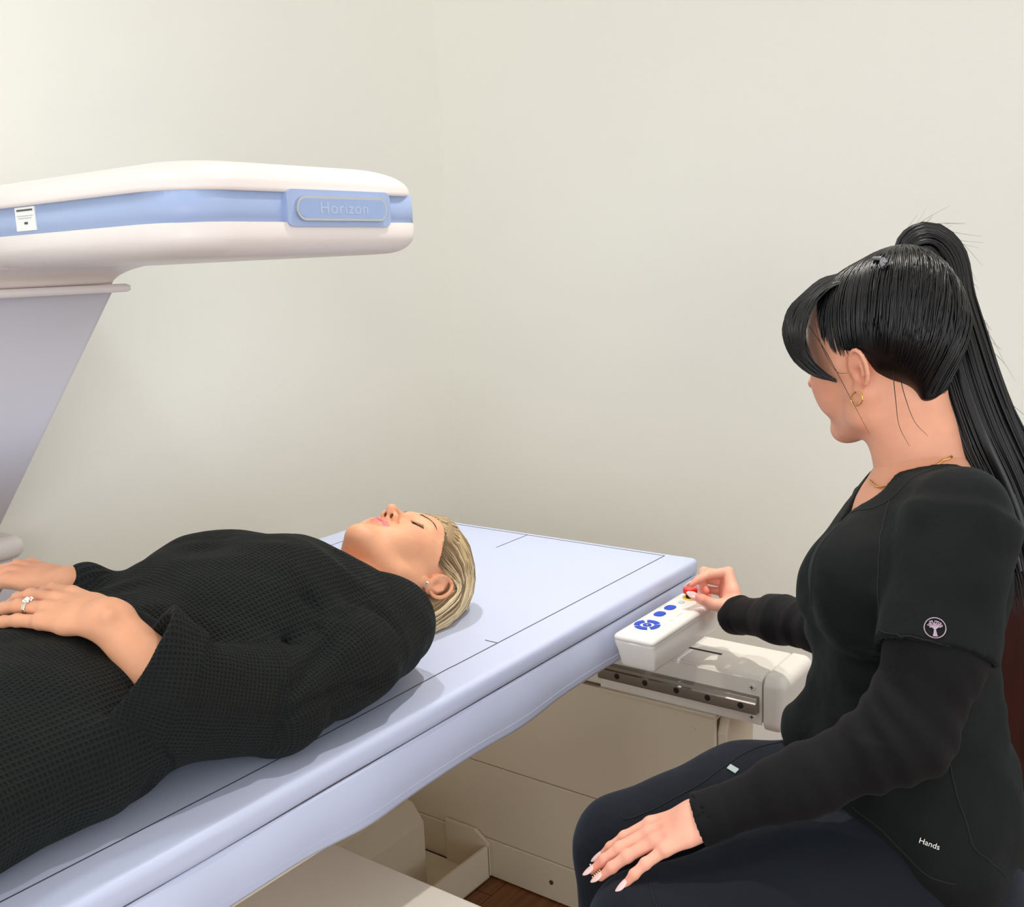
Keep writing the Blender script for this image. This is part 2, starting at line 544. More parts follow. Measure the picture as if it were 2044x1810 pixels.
class Field:
    def __init__(s, lo, hi, h):
        s.lo = np.asarray(lo, float); s.h = h
        s.n = np.ceil((np.asarray(hi, float) - s.lo) / h).astype(int) + 1
        s.D = np.full(s.n, 1.0, np.float32)
        s.ax = [(s.lo[i] + np.arange(s.n[i]) * h).astype(np.float32) for i in range(3)]
    def sl(s, lo, hi, m):
        a = np.clip(np.floor((np.asarray(lo) - m - s.lo) / s.h).astype(int), 0, s.n)
        b = np.clip(np.ceil((np.asarray(hi) + m - s.lo) / s.h).astype(int) + 1, 0, s.n)
        return tuple(slice(a[i], b[i]) for i in range(3))
    def grid(s, S):
        return s.ax[0][S[0]][:, None, None], s.ax[1][S[1]][None, :, None], s.ax[2][S[2]][None, None, :]
    def add(s, p, k=0.01):
        S = s.sl(*p.box(), k + 3 * s.h)
        if any(q.stop <= q.start for q in S): return s
        a = s.D[S]; b = p.d(*s.grid(S)).astype(np.float32)
        hh = np.maximum(k - np.abs(a - b), 0) / max(k, 1e-9)
        s.D[S] = np.minimum(a, b) - hh * hh * k * 0.25
        return s
    def sub(s, p, k=0.003):
        S = s.sl(*p.box(), k + 3 * s.h)
        if any(q.stop <= q.start for q in S): return s
        a = s.D[S]; b = -p.d(*s.grid(S)).astype(np.float32)
        hh = np.maximum(k - np.abs(a - b), 0) / max(k, 1e-9)
        s.D[S] = np.maximum(a, b) + hh * hh * k * 0.25
        return s
    def chain(s, P, R, k=0.01, **kw):
        for i in range(len(P) - 1):
            s.add(Cone(P[i], P[i + 1], R[i], R[i + 1], **kw), k if i == 0 else min(k, min(R) * 0.8))
        return s
    def disp(s, fn, band=0.03):
        X, Y, Z = np.meshgrid(*s.ax, indexing='ij', sparse=True)
        idx = np.nonzero(np.abs(s.D) < band)
        x = s.ax[0][idx[0]]; y = s.ax[1][idx[1]]; z = s.ax[2][idx[2]]
        s.D[idx] += fn(x, y, z).astype(np.float32)
        return s
    def mesh(s, smooth=2):
        D = s.D
        D[0], D[-1], D[:, 0], D[:, -1], D[:, :, 0], D[:, :, -1] = 1, 1, 1, 1, 1, 1
        inside = D < 0
        nx, ny, nz = D.shape
        c = inside[:-1, :-1, :-1].astype(np.int8)
        cnt = np.zeros((nx - 1, ny - 1, nz - 1), np.int8)
        for dx in (0, 1):
            for dy in (0, 1):
                for dz in (0, 1):
                    cnt += inside[dx:nx - 1 + dx, dy:ny - 1 + dy, dz:nz - 1 + dz]
        act = (cnt > 0) & (cnt < 8)
        I = np.stack(np.nonzero(act), 1)
        idm = np.full(act.shape, -1, np.int32)
        idm[act] = np.arange(len(I))
        acc = np.zeros((len(I), 3)); num = np.zeros(len(I))
        corners = [(a, b, c_) for a in (0, 1) for b in (0, 1) for c_ in (0, 1)]
        for p in corners:
            for ax in range(3):
                if p[ax]: continue
                q = list(p); q[ax] = 1
                d0 = D[I[:, 0] + p[0], I[:, 1] + p[1], I[:, 2] + p[2]].astype(float)
                d1 = D[I[:, 0] + q[0], I[:, 1] + q[1], I[:, 2] + q[2]].astype(float)
                m = (d0 < 0) != (d1 < 0)
                t = np.where(m, d0 / np.where(m, d0 - d1, 1), 0)
                pt = np.tile(np.array(p, float), (len(I), 1)); pt[:, ax] += t
                acc += np.where(m[:, None], pt, 0); num += m
        V = (I + acc / num[:, None]) * s.h + s.lo
        faces = []
        for ax in range(3):
            sa = [slice(None)] * 3; sb = [slice(None)] * 3
            sa[ax] = slice(0, -1); sb[ax] = slice(1, None)
            A = inside[tuple(sa)]; B = inside[tuple(sb)]
            E = np.stack(np.nonzero(A != B), 1)
            o1, o2 = [(1, 2), (2, 0), (0, 1)][ax]
            ok = (E[:, o1] > 0) & (E[:, o2] > 0) & (E[:, o1] < D.shape[o1] - 1) & (E[:, o2] < D.shape[o2] - 1)
            E = E[ok]
            fl = A[E[:, 0], E[:, 1], E[:, 2]]
            def cell(a, b):
                Q = E.copy(); Q[:, o1] -= a; Q[:, o2] -= b
                return idm[Q[:, 0], Q[:, 1], Q[:, 2]]
            q = np.stack([cell(1, 1), cell(0, 1), cell(0, 0), cell(1, 0)], 1)
            q[~fl] = q[~fl][:, ::-1]
            faces.append(q)
        F = np.vstack(faces)
        F = F[(F >= 0).all(1)]
        if smooth:
            ia = np.concatenate([F[:, i] for i in range(4) for j in (1, 3)])
            ib = np.concatenate([F[:, (i + j) % 4] for i in range(4) for j in (1, 3)])
            cn = np.maximum(np.bincount(ia, minlength=len(V)), 1)
            for _ in range(smooth):
                S_ = np.stack([np.bincount(ia, weights=V[ib, q], minlength=len(V)) for q in range(3)], 1) / cn[:, None]
                V = V * 0.5 + 0.5 * S_
        return V, F

def sdf_mesh(f_, smooth=2):
    return f_.mesh(smooth)

def join(parts):
    V = []; F = []; Cc = []; b = 0
    for p in parts:
        V.append(p[0]); F.append(p[1] + b); b += len(p[0])
        if len(p) > 2: Cc.append(p[2])
    return (np.vstack(V), np.vstack(F), np.vstack(Cc)) if Cc else (np.vstack(V), np.vstack(F))

# ------------------------------------------------------------------ room
HW, BW = 2.50, 2.088      # head wall x, back wall y
props(rbox('floor', (-2.2, -2.4, -0.05), (HW + 0.1, BW + 0.1, -0.002), plain('floor_bed', srgb(60, 36, 20), 0.8), bev=0), kind='structure')
floor_o = bpy.data.objects['floor']
# floor boards as separate pieces of the floor, laid along x
bw = 0.14
k = 0
for i in range(int(4.7 / bw)):
    y0 = -2.38 + i * bw
    if y0 + bw > BW: break
    x0 = -2.15 - (i % 3) * 0.4
    for j in range(4):
        a, b = max(x0 + j * 1.5, -2.15), min(x0 + (j + 1) * 1.5, HW)
        if b - a < 0.05: continue
        rbox('floor_board', (a + 0.001, y0 + 0.001, -0.002), (b - 0.001, y0 + bw - 0.001, 0.0), MT['floor'], floor_o, bev=0)
props(rbox('wall_back', (-2.2, BW, 0), (HW + 0.1, BW + 0.1, 2.7), MT['wall'], bev=0), kind='structure')
props(rbox('wall_head', (HW, -2.4, 0), (HW + 0.1, BW, 2.7), MT['wall'], bev=0), kind='structure')

props(rbox('baseboard_head', (HW - 0.012, -2.4, 0), (HW, BW, 0.09), MT['tree'], bev=0.003), kind='structure')
props(rbox('baseboard_back', (-2.2, BW - 0.012, 0), (HW - 0.012, BW, 0.09), MT['tree'], bev=0.003), kind='structure')

props(rbox('ceiling', (-2.2, -2.4, 2.7), (HW + 0.1, BW + 0.1, 2.8), MT['ceiling'], bev=0), kind='structure')

# ------------------------------------------------------------------ dark cabinet at the right
cb = empty('cabinet', (2.39, 0.0, 0), 'dark red-brown wooden cabinet behind the seated person at right edge', 'cabinet')
rbox('carcass', (2.29, -0.70, 0.06), (2.485, 0.455, 0.70), MT['mahogany'], cb, 0.003)
rbox('plinth', (2.33, -0.68, 0.0), (2.485, 0.44, 0.06), MT['mahogany'], cb, 0.002)
rbox('worktop', (2.265, -0.72, 0.70), (2.49, 0.47, 0.725), MT['mahogany'], cb, 0.003)
for i in range(2):
    d = rbox('door', (2.272, -0.69 + i * 0.572, 0.07), (2.29, -0.12 + i * 0.572, 0.69), MT['mahogany'], cb, 0.003)
    cyl('handle', (2.258, -0.16 + i * 0.08, 0.45), (2.258, -0.16 + i * 0.08, 0.57), 0.005, MT['steel'], d)

# ------------------------------------------------------------------ scanner table: pedestals, frame, carriage beam, rail
st = empty('scanner_table', (1.0, 1.28, 0), 'cream metal scanner table frame with pedestals under the lilac pad', 'medical table')
rbox('table_top', (-0.2, 0.905, 0.665), (1.775, 1.67, 0.705), MT['cream2'], st, 0.006)
rbox('side_rail', (-0.18, 0.93, 0.60), (1.72, 0.97, 0.664), MT['cream'], st, 0.004)
rbox('side_rail', (-0.18, 1.60, 0.60), (1.72, 1.64, 0.664), MT['cream'], st, 0.004)
# head pedestal: front built from the three panels the joints show
ped = rbox('pedestal', (1.616, 0.775, 0.0), (1.70, 1.80, 0.50), MT['cream'], st, 0.004)
rbox('front_panel', (1.606, 0.766, 0.2685), (1.616, 1.80, 0.507), MT['cream'], ped, 0.002)
rbox('front_panel', (1.606, 0.772, 0.0925), (1.616, 1.80, 0.2665), MT['cream'], ped, 0.002)
rbox('front_panel', (1.604, 0.766, 0.003), (1.616, 1.80, 0.091), MT['cream'], ped, 0.003)
rbox('top_flange', (1.604, 0.762, 0.500), (1.66, 1.01, 0.508), MT['cream'], ped, 0.002)
for (y, z, r) in ((0.939, 0.473, 0.0022), (0.809, 0.471, 0.0042), (1.139, 0.045, 0.005)):
    s_ = cyl('screw', (1.6065 if z > .1 else 1.605, y, z), (1.6035 if z > .1 else 1.602, y, z), r, MT['steel'] if z < .1 else MT['cream'], ped, n=14)
rbox('upper_panel', (1.635, 1.02, 0.50), (1.70, 1.62, 0.62), MT['cream'], st, 0.003)
rbox('shadow_gap', (1.64, 0.79, 0.505), (1.70, 1.02, 0.5125), MT['dark'], st, 0)
# warm side cover right of the pedestal
prism('side_cover', [(1.618, 0.01), (1.72, 0.01), (1.74, 0.515), (1.64, 0.515), (1.618, 0.47)], 1, 0.748, 0.768, MT['cream'], st, 0.004)
# carriage beam
beam = rbox('carriage_beam', (1.606, 0.674, 0.513), (1.745, 1.16, 0.600), MT['cream2'], st, 0.009, 4)
rbox('slot', (1.667, 0.782, 0.5985), (1.673, 1.10, 0.6006), MT['dark'], beam, 0)
rbox('front_plate', (1.602, 0.675, 0.513), (1.6065, 1.005, 0.596), MT['cream2'], beam, 0.0015)
rbox('lower_lip', (1.594, 0.760, 0.5095), (1.606, 1.005, 0.5135), MT['cream'], beam, 0.001)
# end cap: rounded block
fd = Field((1.59, 0.585, 0.49), (1.80, 0.69, 0.63), 0.0018)
class RB:
    def __init__(s, lo, hi, r): s.lo = np.array(lo, float); s.hi = np.array(hi, float); s.r = r
    def box(s): return s.lo, s.hi
    def d(s, X, Y, Z):
        c = (s.lo + s.hi) / 2; e = (s.hi - s.lo) / 2 - s.r
        x = np.maximum(np.abs(X - c[0]) - e[0], 0); y = np.maximum(np.abs(Y - c[1]) - e[1], 0); z = np.maximum(np.abs(Z - c[2]) - e[2], 0)
        return np.sqrt(x * x + y * y + z * z) - s.r
fd.add(RB((1.602, 0.634, 0.500), (1.752, 0.72, 0.603), 0.020), 0.001)
fd.sub(Half((0, 0.6725, 0), (0, -1, 0), (1.59, 0.585, 0.49), (1.80, 0.69, 0.63)), 0.001)
v, f_ = fd.mesh(1)
cap = obj('end_cap', mesh_np('end_cap', v, f_), MT['cream2'], st)
for z in (0.5815, 0.5265):
    s_ = cyl('screw', (1.6025, 0.692, z), (1.5985, 0.692, z), 0.0065, MT['cream2'], beam, n=18, bev=0.0015)
    rbox('screw_slot', (1.5975, 0.6885, z - 0.0006), (1.5983, 0.6955, z + 0.0006), MT['dark'], s_, 0)
    rbox('screw_slot', (1.5975, 0.6914, z - 0.0035), (1.5983, 0.6926, z + 0.0035), MT['dark'], s_, 0)
# linear rail with recessed bolts
rail = prism('linear_rail', [(1.602, 0.5365), (1.5885, 0.5365), (1.5850, 0.539), (1.5850, 0.5570), (1.5890, 0.5585), (1.5905, 0.5655), (1.602, 0.5665)], 1, 0.6795, 1.000, MT['steel'], st, 0.0008, 1)
for (px_y, z) in ((0.957, 0.5500), (0.897, 0.5500), (0.832, 0.5500), (0.770, 0.5500), (0.707, 0.5500)):
    bo = cyl('bolt_hole', (1.5860, px_y, z), (1.58475, px_y, z), 0.0066, MT['steel'], rail, n=22)
    cyl('bolt', (1.5858, px_y, z), (1.5843, px_y, z), 0.0056, MT['hole'], bo, n=18)
    cyl('socket', (1.5857, px_y, z), (1.58405, px_y, z), 0.0020, MT['dark'], bo, n=6)
# foot pedestal whose flat top shows at the bottom of the picture
fp = rbox('foot_pedestal', (0.72, 0.805, 0.0), (1.0, 1.75, 0.45), MT['cream2'], st, 0.004)
# long low beam between the pedestals and its open end bracket
fb = prism('floor_beam', [(1.395, 0.012), (1.395, 0.155), (1.425, 0.195), (1.62, 0.195), (1.62, 0.012)], 0, 1.002, 1.50, MT['cream'], st, 0.003)
br = rbox('bracket', (1.003, 1.300, 0.004), (1.598, 1.307, 0.080), MT['cream'], st, 0.001)
rbox('bracket_base', (1.003, 1.300, 0.003), (1.598, 1.62, 0.007), MT['cream'], br, 0.001)
prism('bracket_end', [(1.300, 0.006), (1.300, 0.085), (1.335, 0.108), (1.42, 0.108), (1.42, 0.006)], 0, 1.594, 1.603, MT['cream'], br, 0.001)

# ------------------------------------------------------------------ table pad
pad = empty('table_pad', (0.8, 1.29, 0.705), 'lilac-blue vinyl covered pad with printed outline lying on the scanner table', 'mat')
fd = Field((-0.19, 0.85, 0.69), (1.81, 1.73, 0.76), 0.005)
fd.add(RB((-0.16, 0.886, 0.7065), (1.788, 1.69, 0.7400), 0.0075), 0.001)
def padw(x, y, z):
    e = np.clip((0.93 - y) / 0.05, 0, 1)
    return 0.0016 * noise3(x * 5, y * 9, z * 3) * e * np.clip((1.25 - x) / 0.4, 0.15, 1)
fd.disp(padw, 0.02)
v, f_ = fd.mesh(1)
obj('pad_body', mesh_np('pad_body', v, f_), MT['pad'], pad)
# skirt: folds round the table below the pad, wavy free hem
def skirt_sheet(path, nlen, name):
    P = smoothpath(path, nlen)
    rows = 16
    V = []
    L = np.concatenate([[0], np.cumsum(np.linalg.norm(np.diff(P, axis=0), axis=1))])
    for r in range(rows + 1):
        t = r / rows
        for i, p in enumerate(P):
            s_ = L[i]
            x = p[0]
            amp = 0.012 * t * (0.35 + 1.0 * max(0, min(1, (0.95 - x) / 0.5)))
            w = math.sin(s_ * 9.0 + 1.0) * 0.5 + math.sin(s_ * 21.0) * 0.25 + math.sin(s_ * 37 + 2) * 0.2
            drop = 0.076 + 0.004 * math.sin(s_ * 7) + 0.003 * math.sin(s_ * 19 + 1) + 0.006 * math.sin(s_ * 4.5 + 0.6) * max(0, min(1, (1.0 - x) / 0.4))
            n = P[min(i + 1, len(P) - 1)] - P[max(i - 1, 0)]
            n = np.array([n[1], -n[0], 0]) / (np.linalg.norm(n) + 1e-9)
            o = n * (amp * w + 0.004 * math.sin(math.pi * t) )
            V.append((p[0] + o[0], p[1] + o[1], 0.7065 - drop * t))
    n = len(P)
    F = np.array([[r * n + i, (r + 1) * n + i, (r + 1) * n + i + 1, r * n + i + 1] for r in range(rows) for i in range(n - 1)])
    return np.array(V), F
sk = [(-0.15, 0.890, 0), (0.3, 0.890, 0), (0.8, 0.890, 0), (1.3, 0.890, 0), (1.70, 0.890, 0), (1.772, 0.893, 0), (1.782, 0.91, 0), (1.783, 1.1, 0), (1.783, 1.4, 0), (1.783, 1.66, 0)]
v, f_ = skirt_sheet(sk, 420, 'skirt')
so = obj('skirt', mesh_np('skirt', v, f_), MT['pad'], pad)
md = so.modifiers.new('thick', 'SOLIDIFY'); md.thickness = 0.0022; md.offset = 0
n_ = 420
hem = v[13 * n_:14 * n_] + np.array([0, -0.0016, 0])
hv, hf = tubes([hem[:300]], [np.full(300, 0.00025)], 4)
obj('hem_stitching', mesh_np('hem_stitching', hv, hf), MT['thread'], so)

def ribbon(name, P, w, parent):
    P = np.asarray(P, float)
    T = np.gradient(P, axis=0); N = np.stack([-T[:, 1], T[:, 0]], 1); N /= np.linalg.norm(N, axis=1)[:, None]
    A = P.copy(); B = P.copy(); A[:, :2] += N * w / 2; B[:, :2] -= N * w / 2
    V = np.vstack([A, B]); n = len(P)
    F = np.array([[i, i + 1, n + i + 1, n + i] for i in range(n - 1)])
    o = obj(name, mesh_np(name, V, F[:, ::-1]), MT['ink'], parent)
    return o
zl = 0.7404
xs = np.linspace(-0.1, 1.769, 160)
ribbon('printed_line', [(x, 0.951 + 0.003 * math.sin(x * 6) * (x < 1.1), zl) for x in xs], 0.0020, pad)
ribbon('printed_line', [(x, 1.617, zl) for x in np.linspace(-0.1, 1.769, 20)], 0.0020, pad)
ribbon('printed_line', [(1.768, y, zl) for y in np.linspace(0.951, 1.617, 20)], 0.0020, pad)
ribbon('printed_line', [(x, 1.287, zl) for x in np.linspace(1.655, 1.768, 5)], 0.0020, pad)
ribbon('printed_line', [(1.216, y, zl) for y in np.linspace(0.952, 0.976, 5)], 0.0020, pad)

# ------------------------------------------------------------------ control panel on the table side
cp = empty('control_panel', (1.555, 0.83, 0.655), 'white box control panel with blue keys fixed to the table side', 'control panel')
def loftbox(name, levels, cx, cy, hx, hy, rad, mat, parent, seg=8):
    """levels: (z, inset, yshift) ; rounded-rectangle plan"""
    rings = []
    for (z, ins, *sh) in levels:
        sh = sh[0] if sh else 0
        r = max(rad - ins * 0.6, 0.001)
        ax_, ay_ = hx - ins, hy - ins
        ring = []
        for q, (sx, sy) in enumerate(((1, 1), (-1, 1), (-1, -1), (1, -1))):
            for i in range(seg + 1):
                a = math.pi / 2 * (q + i / seg)
                ring.append((cx + sx * (ax_ - r) + r * math.cos(a), cy + sh + sy * (ay_ - r) + r * math.sin(a), z))
        rings.append(ring)
    n = len(rings[0])
    V = [p for r_ in rings for p in r_]
    F = []
    for k_ in range(len(rings) - 1):
        for i in range(n):
            F.append((k_ * n + i, k_ * n + (i + 1) % n, (k_ + 1) * n + (i + 1) % n, (k_ + 1) * n + i))
    F.append(tuple(range(n))[::-1])
    F.append(tuple((len(rings) - 1) * n + i for i in range(n)))
    return obj(name, mesh_np(name, V, F), mat, parent)
PX, PY = 1.553, 0.828
# housing: narrower than the lid, steps in towards the table
loftbox('housing', [(0.6455, 0.012, -0.005), (0.6475, 0.009, -0.005), (0.652, 0.0065, -0.0045), (0.676, 0.0025, -0.003), (0.684, 0.0010, -0.001), (0.6905, 0.0, 0.0), (0.6945, 0.0, 0)], PX, PY, 0.1285, 0.0385, 0.008, MT['panelwhite'], cp)
lid = loftbox('lid', [(0.6950, 0.0004), (0.6958, -0.0006), (0.7000, 0.0), (0.7030, 0.0022), (0.7045, 0.0055), (0.7050, 0.010)], PX, PY, 0.1290, 0.0390, 0.009, MT['panelwhite'], cp)
zt = 0.7052
def sector(name, c, r0, r1, a0, a1, mat, parent, n=12, h=0.0012, sx=1.0, gapfix=0.0):
    V = []; F = []
    for z in (zt - 0.0005, zt + h):
        for i in range(n + 1):
            a = a0 + (a1 - a0) * i / n
            for r in (r0, r1):
                V.append((c[0] + math.cos(a) * r * sx, c[1] + math.sin(a) * r, z))
    m = 2 * (n + 1)
    for i in range(n):
        F.append((m + 2 * i, m + 2 * i + 1, m + 2 * i + 3, m + 2 * i + 2))
        F.append((2 * i + 1, 2 * i + 3, m + 2 * i + 3, m + 2 * i + 1))
        F.append((2 * i, m + 2 * i, m + 2 * i + 2, 2 * i + 2))
    F.append((0, 1, m + 1, m)); F.append((2 * n, m + 2 * n, m + 2 * n + 1, 2 * n + 1))
    o = obj(name, mesh_np(name, V, F), mat, parent, False)
    return o
rc = (1.487, 0.835)
for q in range(4):
    a0 = math.radians(47 + q * 90); a1 = math.radians(47 + q * 90 + 73)
    sector('direction_key', rc, 0.0125, 0.0225, a0, a1, MT['bluebtn'], lid, sx=1.05)
cyl('centre_key', (rc[0], rc[1], zt - 0.0005), (rc[0], rc[1], zt + 0.0012), 0.0075, MT['bluebtn'], lid, n=28)
cyl('key_dot', (rc[0], rc[1], zt + 0.001), (rc[0], rc[1], zt + 0.0014), 0.0016, MT['greybtn'], lid, n=12)
def superkey(name, c, ax_, ay_, mat, parent, e=2.6):
    n = 32; V = []; F = []
    for z, s_ in ((zt - 0.0004, 1), (zt + 0.0010, 1), (zt + 0.0014, 0.93)):
        for i in range(n):
            a = 2 * math.pi * i / n
            V.append((c[0] + ax_ * s_ * math.copysign(abs(math.cos(a)) ** (2 / e), math.cos(a)), c[1] + ay_ * s_ * math.copysign(abs(math.sin(a)) ** (2 / e), math.sin(a)), z))
    for k_ in range(2):
        for i in range(n):
            F.append((k_ * n + i, k_ * n + (i + 1) % n, (k_ + 1) * n + (i + 1) % n, (k_ + 1) * n + i))
    F.append(tuple(2 * n + i for i in range(n)))
    return obj(name, mesh_np(name, V, F), mat, parent, False)
superkey('oval_key', (1.547, 0.843), 0.0125, 0.0095, MT['bluebtn'], lid)
superkey('oval_key', (1.586, 0.843), 0.0125, 0.0095, MT['bluebtn'], lid)
superkey('grey_key', (1.622, 0.839), 0.0085, 0.006, MT['greybtn'], lid, 2.0)

def text_mesh(name, s, size, M, mat, parent, ext=0.0002, spacing=1.0):
    c = bpy.data.curves.new(name, 'FONT')
    c.body = s; c.size = size; c.extrude = ext; c.space_character = spacing
    c.align_x = 'CENTER'; c.align_y = 'CENTER'
    t = bpy.data.objects.new('tmp', c); col.objects.link(t)
    dg = bpy.context.evaluated_depsgraph_get()
    me = bpy.data.meshes.new_from_object(t.evaluated_get(dg))
    bpy.data.objects.remove(t)
    me.transform(M)
    me.name = name
    return obj(name, me, mat, parent, False)
def bars(name, x0, x1, y, n, parent):
    """tiny printed legend, unreadable in the photograph: short marks"""
    bm = bmesh.new()
    rr = random.Random(int(x0 * 1e4))
    x = x0
    while x < x1:
        w = 0.0010 + rr.random() * 0.0008
        bmesh.ops.create_cube(bm, size=1, matrix=Matrix.Translation((x, y, zt + 0.00005)) @ Matrix.Diagonal((w, 0.0011, 0.0001, 1)))
        x += w + 0.0009
    me = bpy.data.meshes.new(name); bm.to_mesh(me); bm.free()
    return obj(name, me, MT['print_'], parent, False)
bars('printed_legend', 1.497, 1.505, 0.808, 4, lid)
bars('printed_legend', 1.525, 1.533, 0.8105, 4, lid)
bars('printed_legend', 1.552, 1.575, 0.8115, 7, lid)
bars('printed_legend', 1.594, 1.604, 0.812, 4, lid)
bars('printed_legend', 1.572, 1.600, 0.8585, 8, lid)
cyl('button_collar', (1.652, 0.836, zt - 0.001), (1.652, 0.836, zt + 0.002), 0.0145, MT['yellow'], lid, n=32)
sb = cyl('button_base', (1.652, 0.836, zt + 0.001), (1.652, 0.836, zt + 0.010), 0.0085, MT['hole'], lid, n=28)
cyl('stop_button', (1.652, 0.836, zt + 0.009), (1.652, 0.836, zt + 0.021), 0.0135, MT['red'], lid, n=36, bev=0.003)

# ------------------------------------------------------------------ scanner arm
sa = empty('bone_scanner', (0.82, 2.03, 0), 'white overhead scanner arm with pale blue band on a slanted grey column', 'medical scanner')
AX0, AX1, AY0, AY1 = 0.733, 1.153, 1.0, 2.02
def armloft(name, levels, mat, r=(0.030, 0.075), parent=sa):
    """levels (z, inset); plan rectangle, front corner radii: right, left"""
    rings = []
    seg = 12
    for (z, ins) in levels:
        x0, x1, y0, y1 = AX0 + ins, AX1 - ins * 1.0, AY0 + ins, AY1 - ins
        rr = max(r[0] - ins * 0.4, 0.008); rl = max(r[1] - ins * 0.4, 0.008)
        ring = []
        for i in range(seg + 1):
            a = math.pi + math.pi / 2 * i / seg
            ring.append((x0 + rl + rl * math.cos(a), y0 + rl + rl * math.sin(a), z))
        for i in range(seg + 1):
            a = 1.5 * math.pi + math.pi / 2 * i / seg
            ring.append((x1 - rr + rr * math.cos(a), y0 + rr + rr * math.sin(a), z))
        ring.append((x1, y1, z)); ring.append((x0, y1, z))
        rings.append(ring)
    n = len(rings[0]); V = [p for q in rings for p in q]; F = []
    for k_ in range(len(rings) - 1):
        for i in range(n):
            F.append((k_ * n + i, k_ * n + (i + 1) % n, (k_ + 1) * n + (i + 1) % n, (k_ + 1) * n + i))
    F.append(tuple(range(n))[::-1]); F.append(tuple((len(rings) - 1) * n + i for i in range(n)))
    return obj(name, mesh_np(name, V, F), mat, parent)
def arc(z0, z1, i0, i1, n, flip=False):
    out = []
    for i in range(n + 1):
        a = math.pi / 2 * i / n
        out.append((z0 + (z1 - z0) * math.sin(a), i0 + (i1 - i0) * (1 - math.cos(a))))
    return out
band = armloft('blue_band', [(1.380, 0.004), (1.4265, 0.004)], MT['blue'])
armloft('upper_shell', [(1.4245, 0.006), (1.4245, 0.0015), (1.4255, 0.0), (1.4300, 0.0)] + arc(1.431, 1.466, 0.0003, 0.085, 14) + [(1.4675, 0.12)], MT['plastic'], (0.05, 0.085))
low = [(1.3460, 0.09), (1.3465, 0.05)]
for i in range(13):
    a = math.pi / 2 * i / 12
    low.append((1.3470 + 0.026 * (1 - math.cos(a)), 0.036 * (1 - math.sin(a))))
low += [(1.3875, 0.0), (1.3885, 0.001), (1.3885, 0.006)]
armloft('lower_shell', low, MT['plastic'], (0.04, 0.085))

def stadium(name, cx, cz, hw, hh, y0, y1, mat, parent, r=None, n=12):
    r = hh if r is None else r
    pts = []
    for q, (sx, sz) in enumerate(((1, 1), (-1, 1), (-1, -1), (1, -1))):
        for i in range(n + 1):
            a = math.pi / 2 * (q + i / n)
            pts.append((cx + sx * (hw - r) + r * math.cos(a), cz + sz * (hh - r) + r * math.sin(a)))
    return prism(name, pts, 1, y0, y1, mat, parent, 0)
sur = stadium('badge_surround', 0.985, 1.4055, 0.093, 0.0228, 0.9965, 1.01, MT['blue'], sa, r=0.010)
bd = stadium('badge_rim', 0.985, 1.4050, 0.0815, 0.0152, 0.9915, 0.9970, MT['chrome'], sur)
stadium('badge_face', 0.985, 1.4050, 0.0785, 0.0122, 0.9910, 0.9930, plain('badge_blue', srgb(150, 172, 214), 0.35), bd)
text_mesh('badge_lettering', 'Horizon', 0.021, Matrix.Translation((0.985, 0.9908, 1.4050)) @ Matrix.Rotation(math.pi / 2, 4, 'X') @ Matrix.Diagonal((1.15, 1, 1, 1)), plain('badge_letters', srgb(178, 192, 214), 0.4), bd, spacing=1.1)
stk = rbox('warning_sticker', (0.7355, 1.299, 1.3935), (0.7372, 1.347, 1.4235), MT['tree'], sa, 0)
for (z, y0, y1, h) in ((1.4195, 1.304, 1.342, 0.0022), (1.4125, 1.304, 1.343, 0.0010), (1.4095, 1.308, 1.340, 0.0010), (1.4030, 1.318, 1.326, 0.0030)):
    rbox('sticker_print', (0.7350, y0, z - h / 2), (0.7360, y1, z + h / 2), MT['print_'] if h < .002 else MT['ink'], stk, 0)

# neck flaring into the column
def loft_sections(name, secs, mat, parent):
    """secs: list of rings (lists of equal length of 3d points)"""
    n = len(secs[0]); V = [p for s_ in secs for p in s_]; F = []
    for k_ in range(len(secs) - 1):
        for i in range(n):
            F.append((k_ * n + i, k_ * n + (i + 1) % n, (k_ + 1) * n + (i + 1) % n, (k_ + 1) * n + i))
    F.append(tuple(range(n))[::-1]); F.append(tuple((len(secs) - 1) * n + i for i in range(n)))
    return obj(name, mesh_np(name, V, F), mat, parent)
def rrect(x0, x1, y0, y1, z, r, n=6, sy=None):
    P = []
    for q, (cx, cy) in enumerate(((x1 - r, y1 - r), (x0 + r, y1 - r), (x0 + r, y0 + r), (x1 - r, y0 + r))):
        for i in range(n + 1):
            a = math.pi / 2 * (q + i / n)
            P.append((cx + r * math.cos(a), cy + r * math.sin(a), z))
    return P
CX0, CX1 = 0.66, 0.98
secs = []
for t in np.linspace(0, 1, 9):
    z = 1.3190 + 0.030 * t
    fl = (1 - math.sqrt(max(0, 1 - t * t))) * 0.085 + t * 0.012
    secs.append(rrect(CX0, CX1 + fl * 0.5, 1.512 - fl, 1.90, z, 0.018))
loft_sections('neck', secs, MT['plastic'], sa)
loft_sections('collar', [rrect(CX0 - 0.008, CX1 + 0.010, 1.492, 1.92, 1.3055, 0.014), rrect(CX0 - 0.012, CX1 + 0.016, 1.486, 1.92, 1.3080, 0.018), rrect(CX0 - 0.012, CX1 + 0.016, 1.486, 1.92, 1.3155, 0.018), rrect(CX0 - 0.008, CX1 + 0.010, 1.492, 1.92, 1.3185, 0.014)], MT['plastic'], sa)
def ysl(z): return 1.512 + (1.312 - z) * (1.998 - 1.512) / (1.312 - 0.847)
colm = loft_sections('column', [rrect(CX0, CX1, ysl(0.83), 2.075, 0.83, 0.012), rrect(CX0, CX1, ysl(1.305), 1.90, 1.305, 0.012)], MT['column'], sa)
g0, g1 = (1.3, ), (0.8, )
P = []
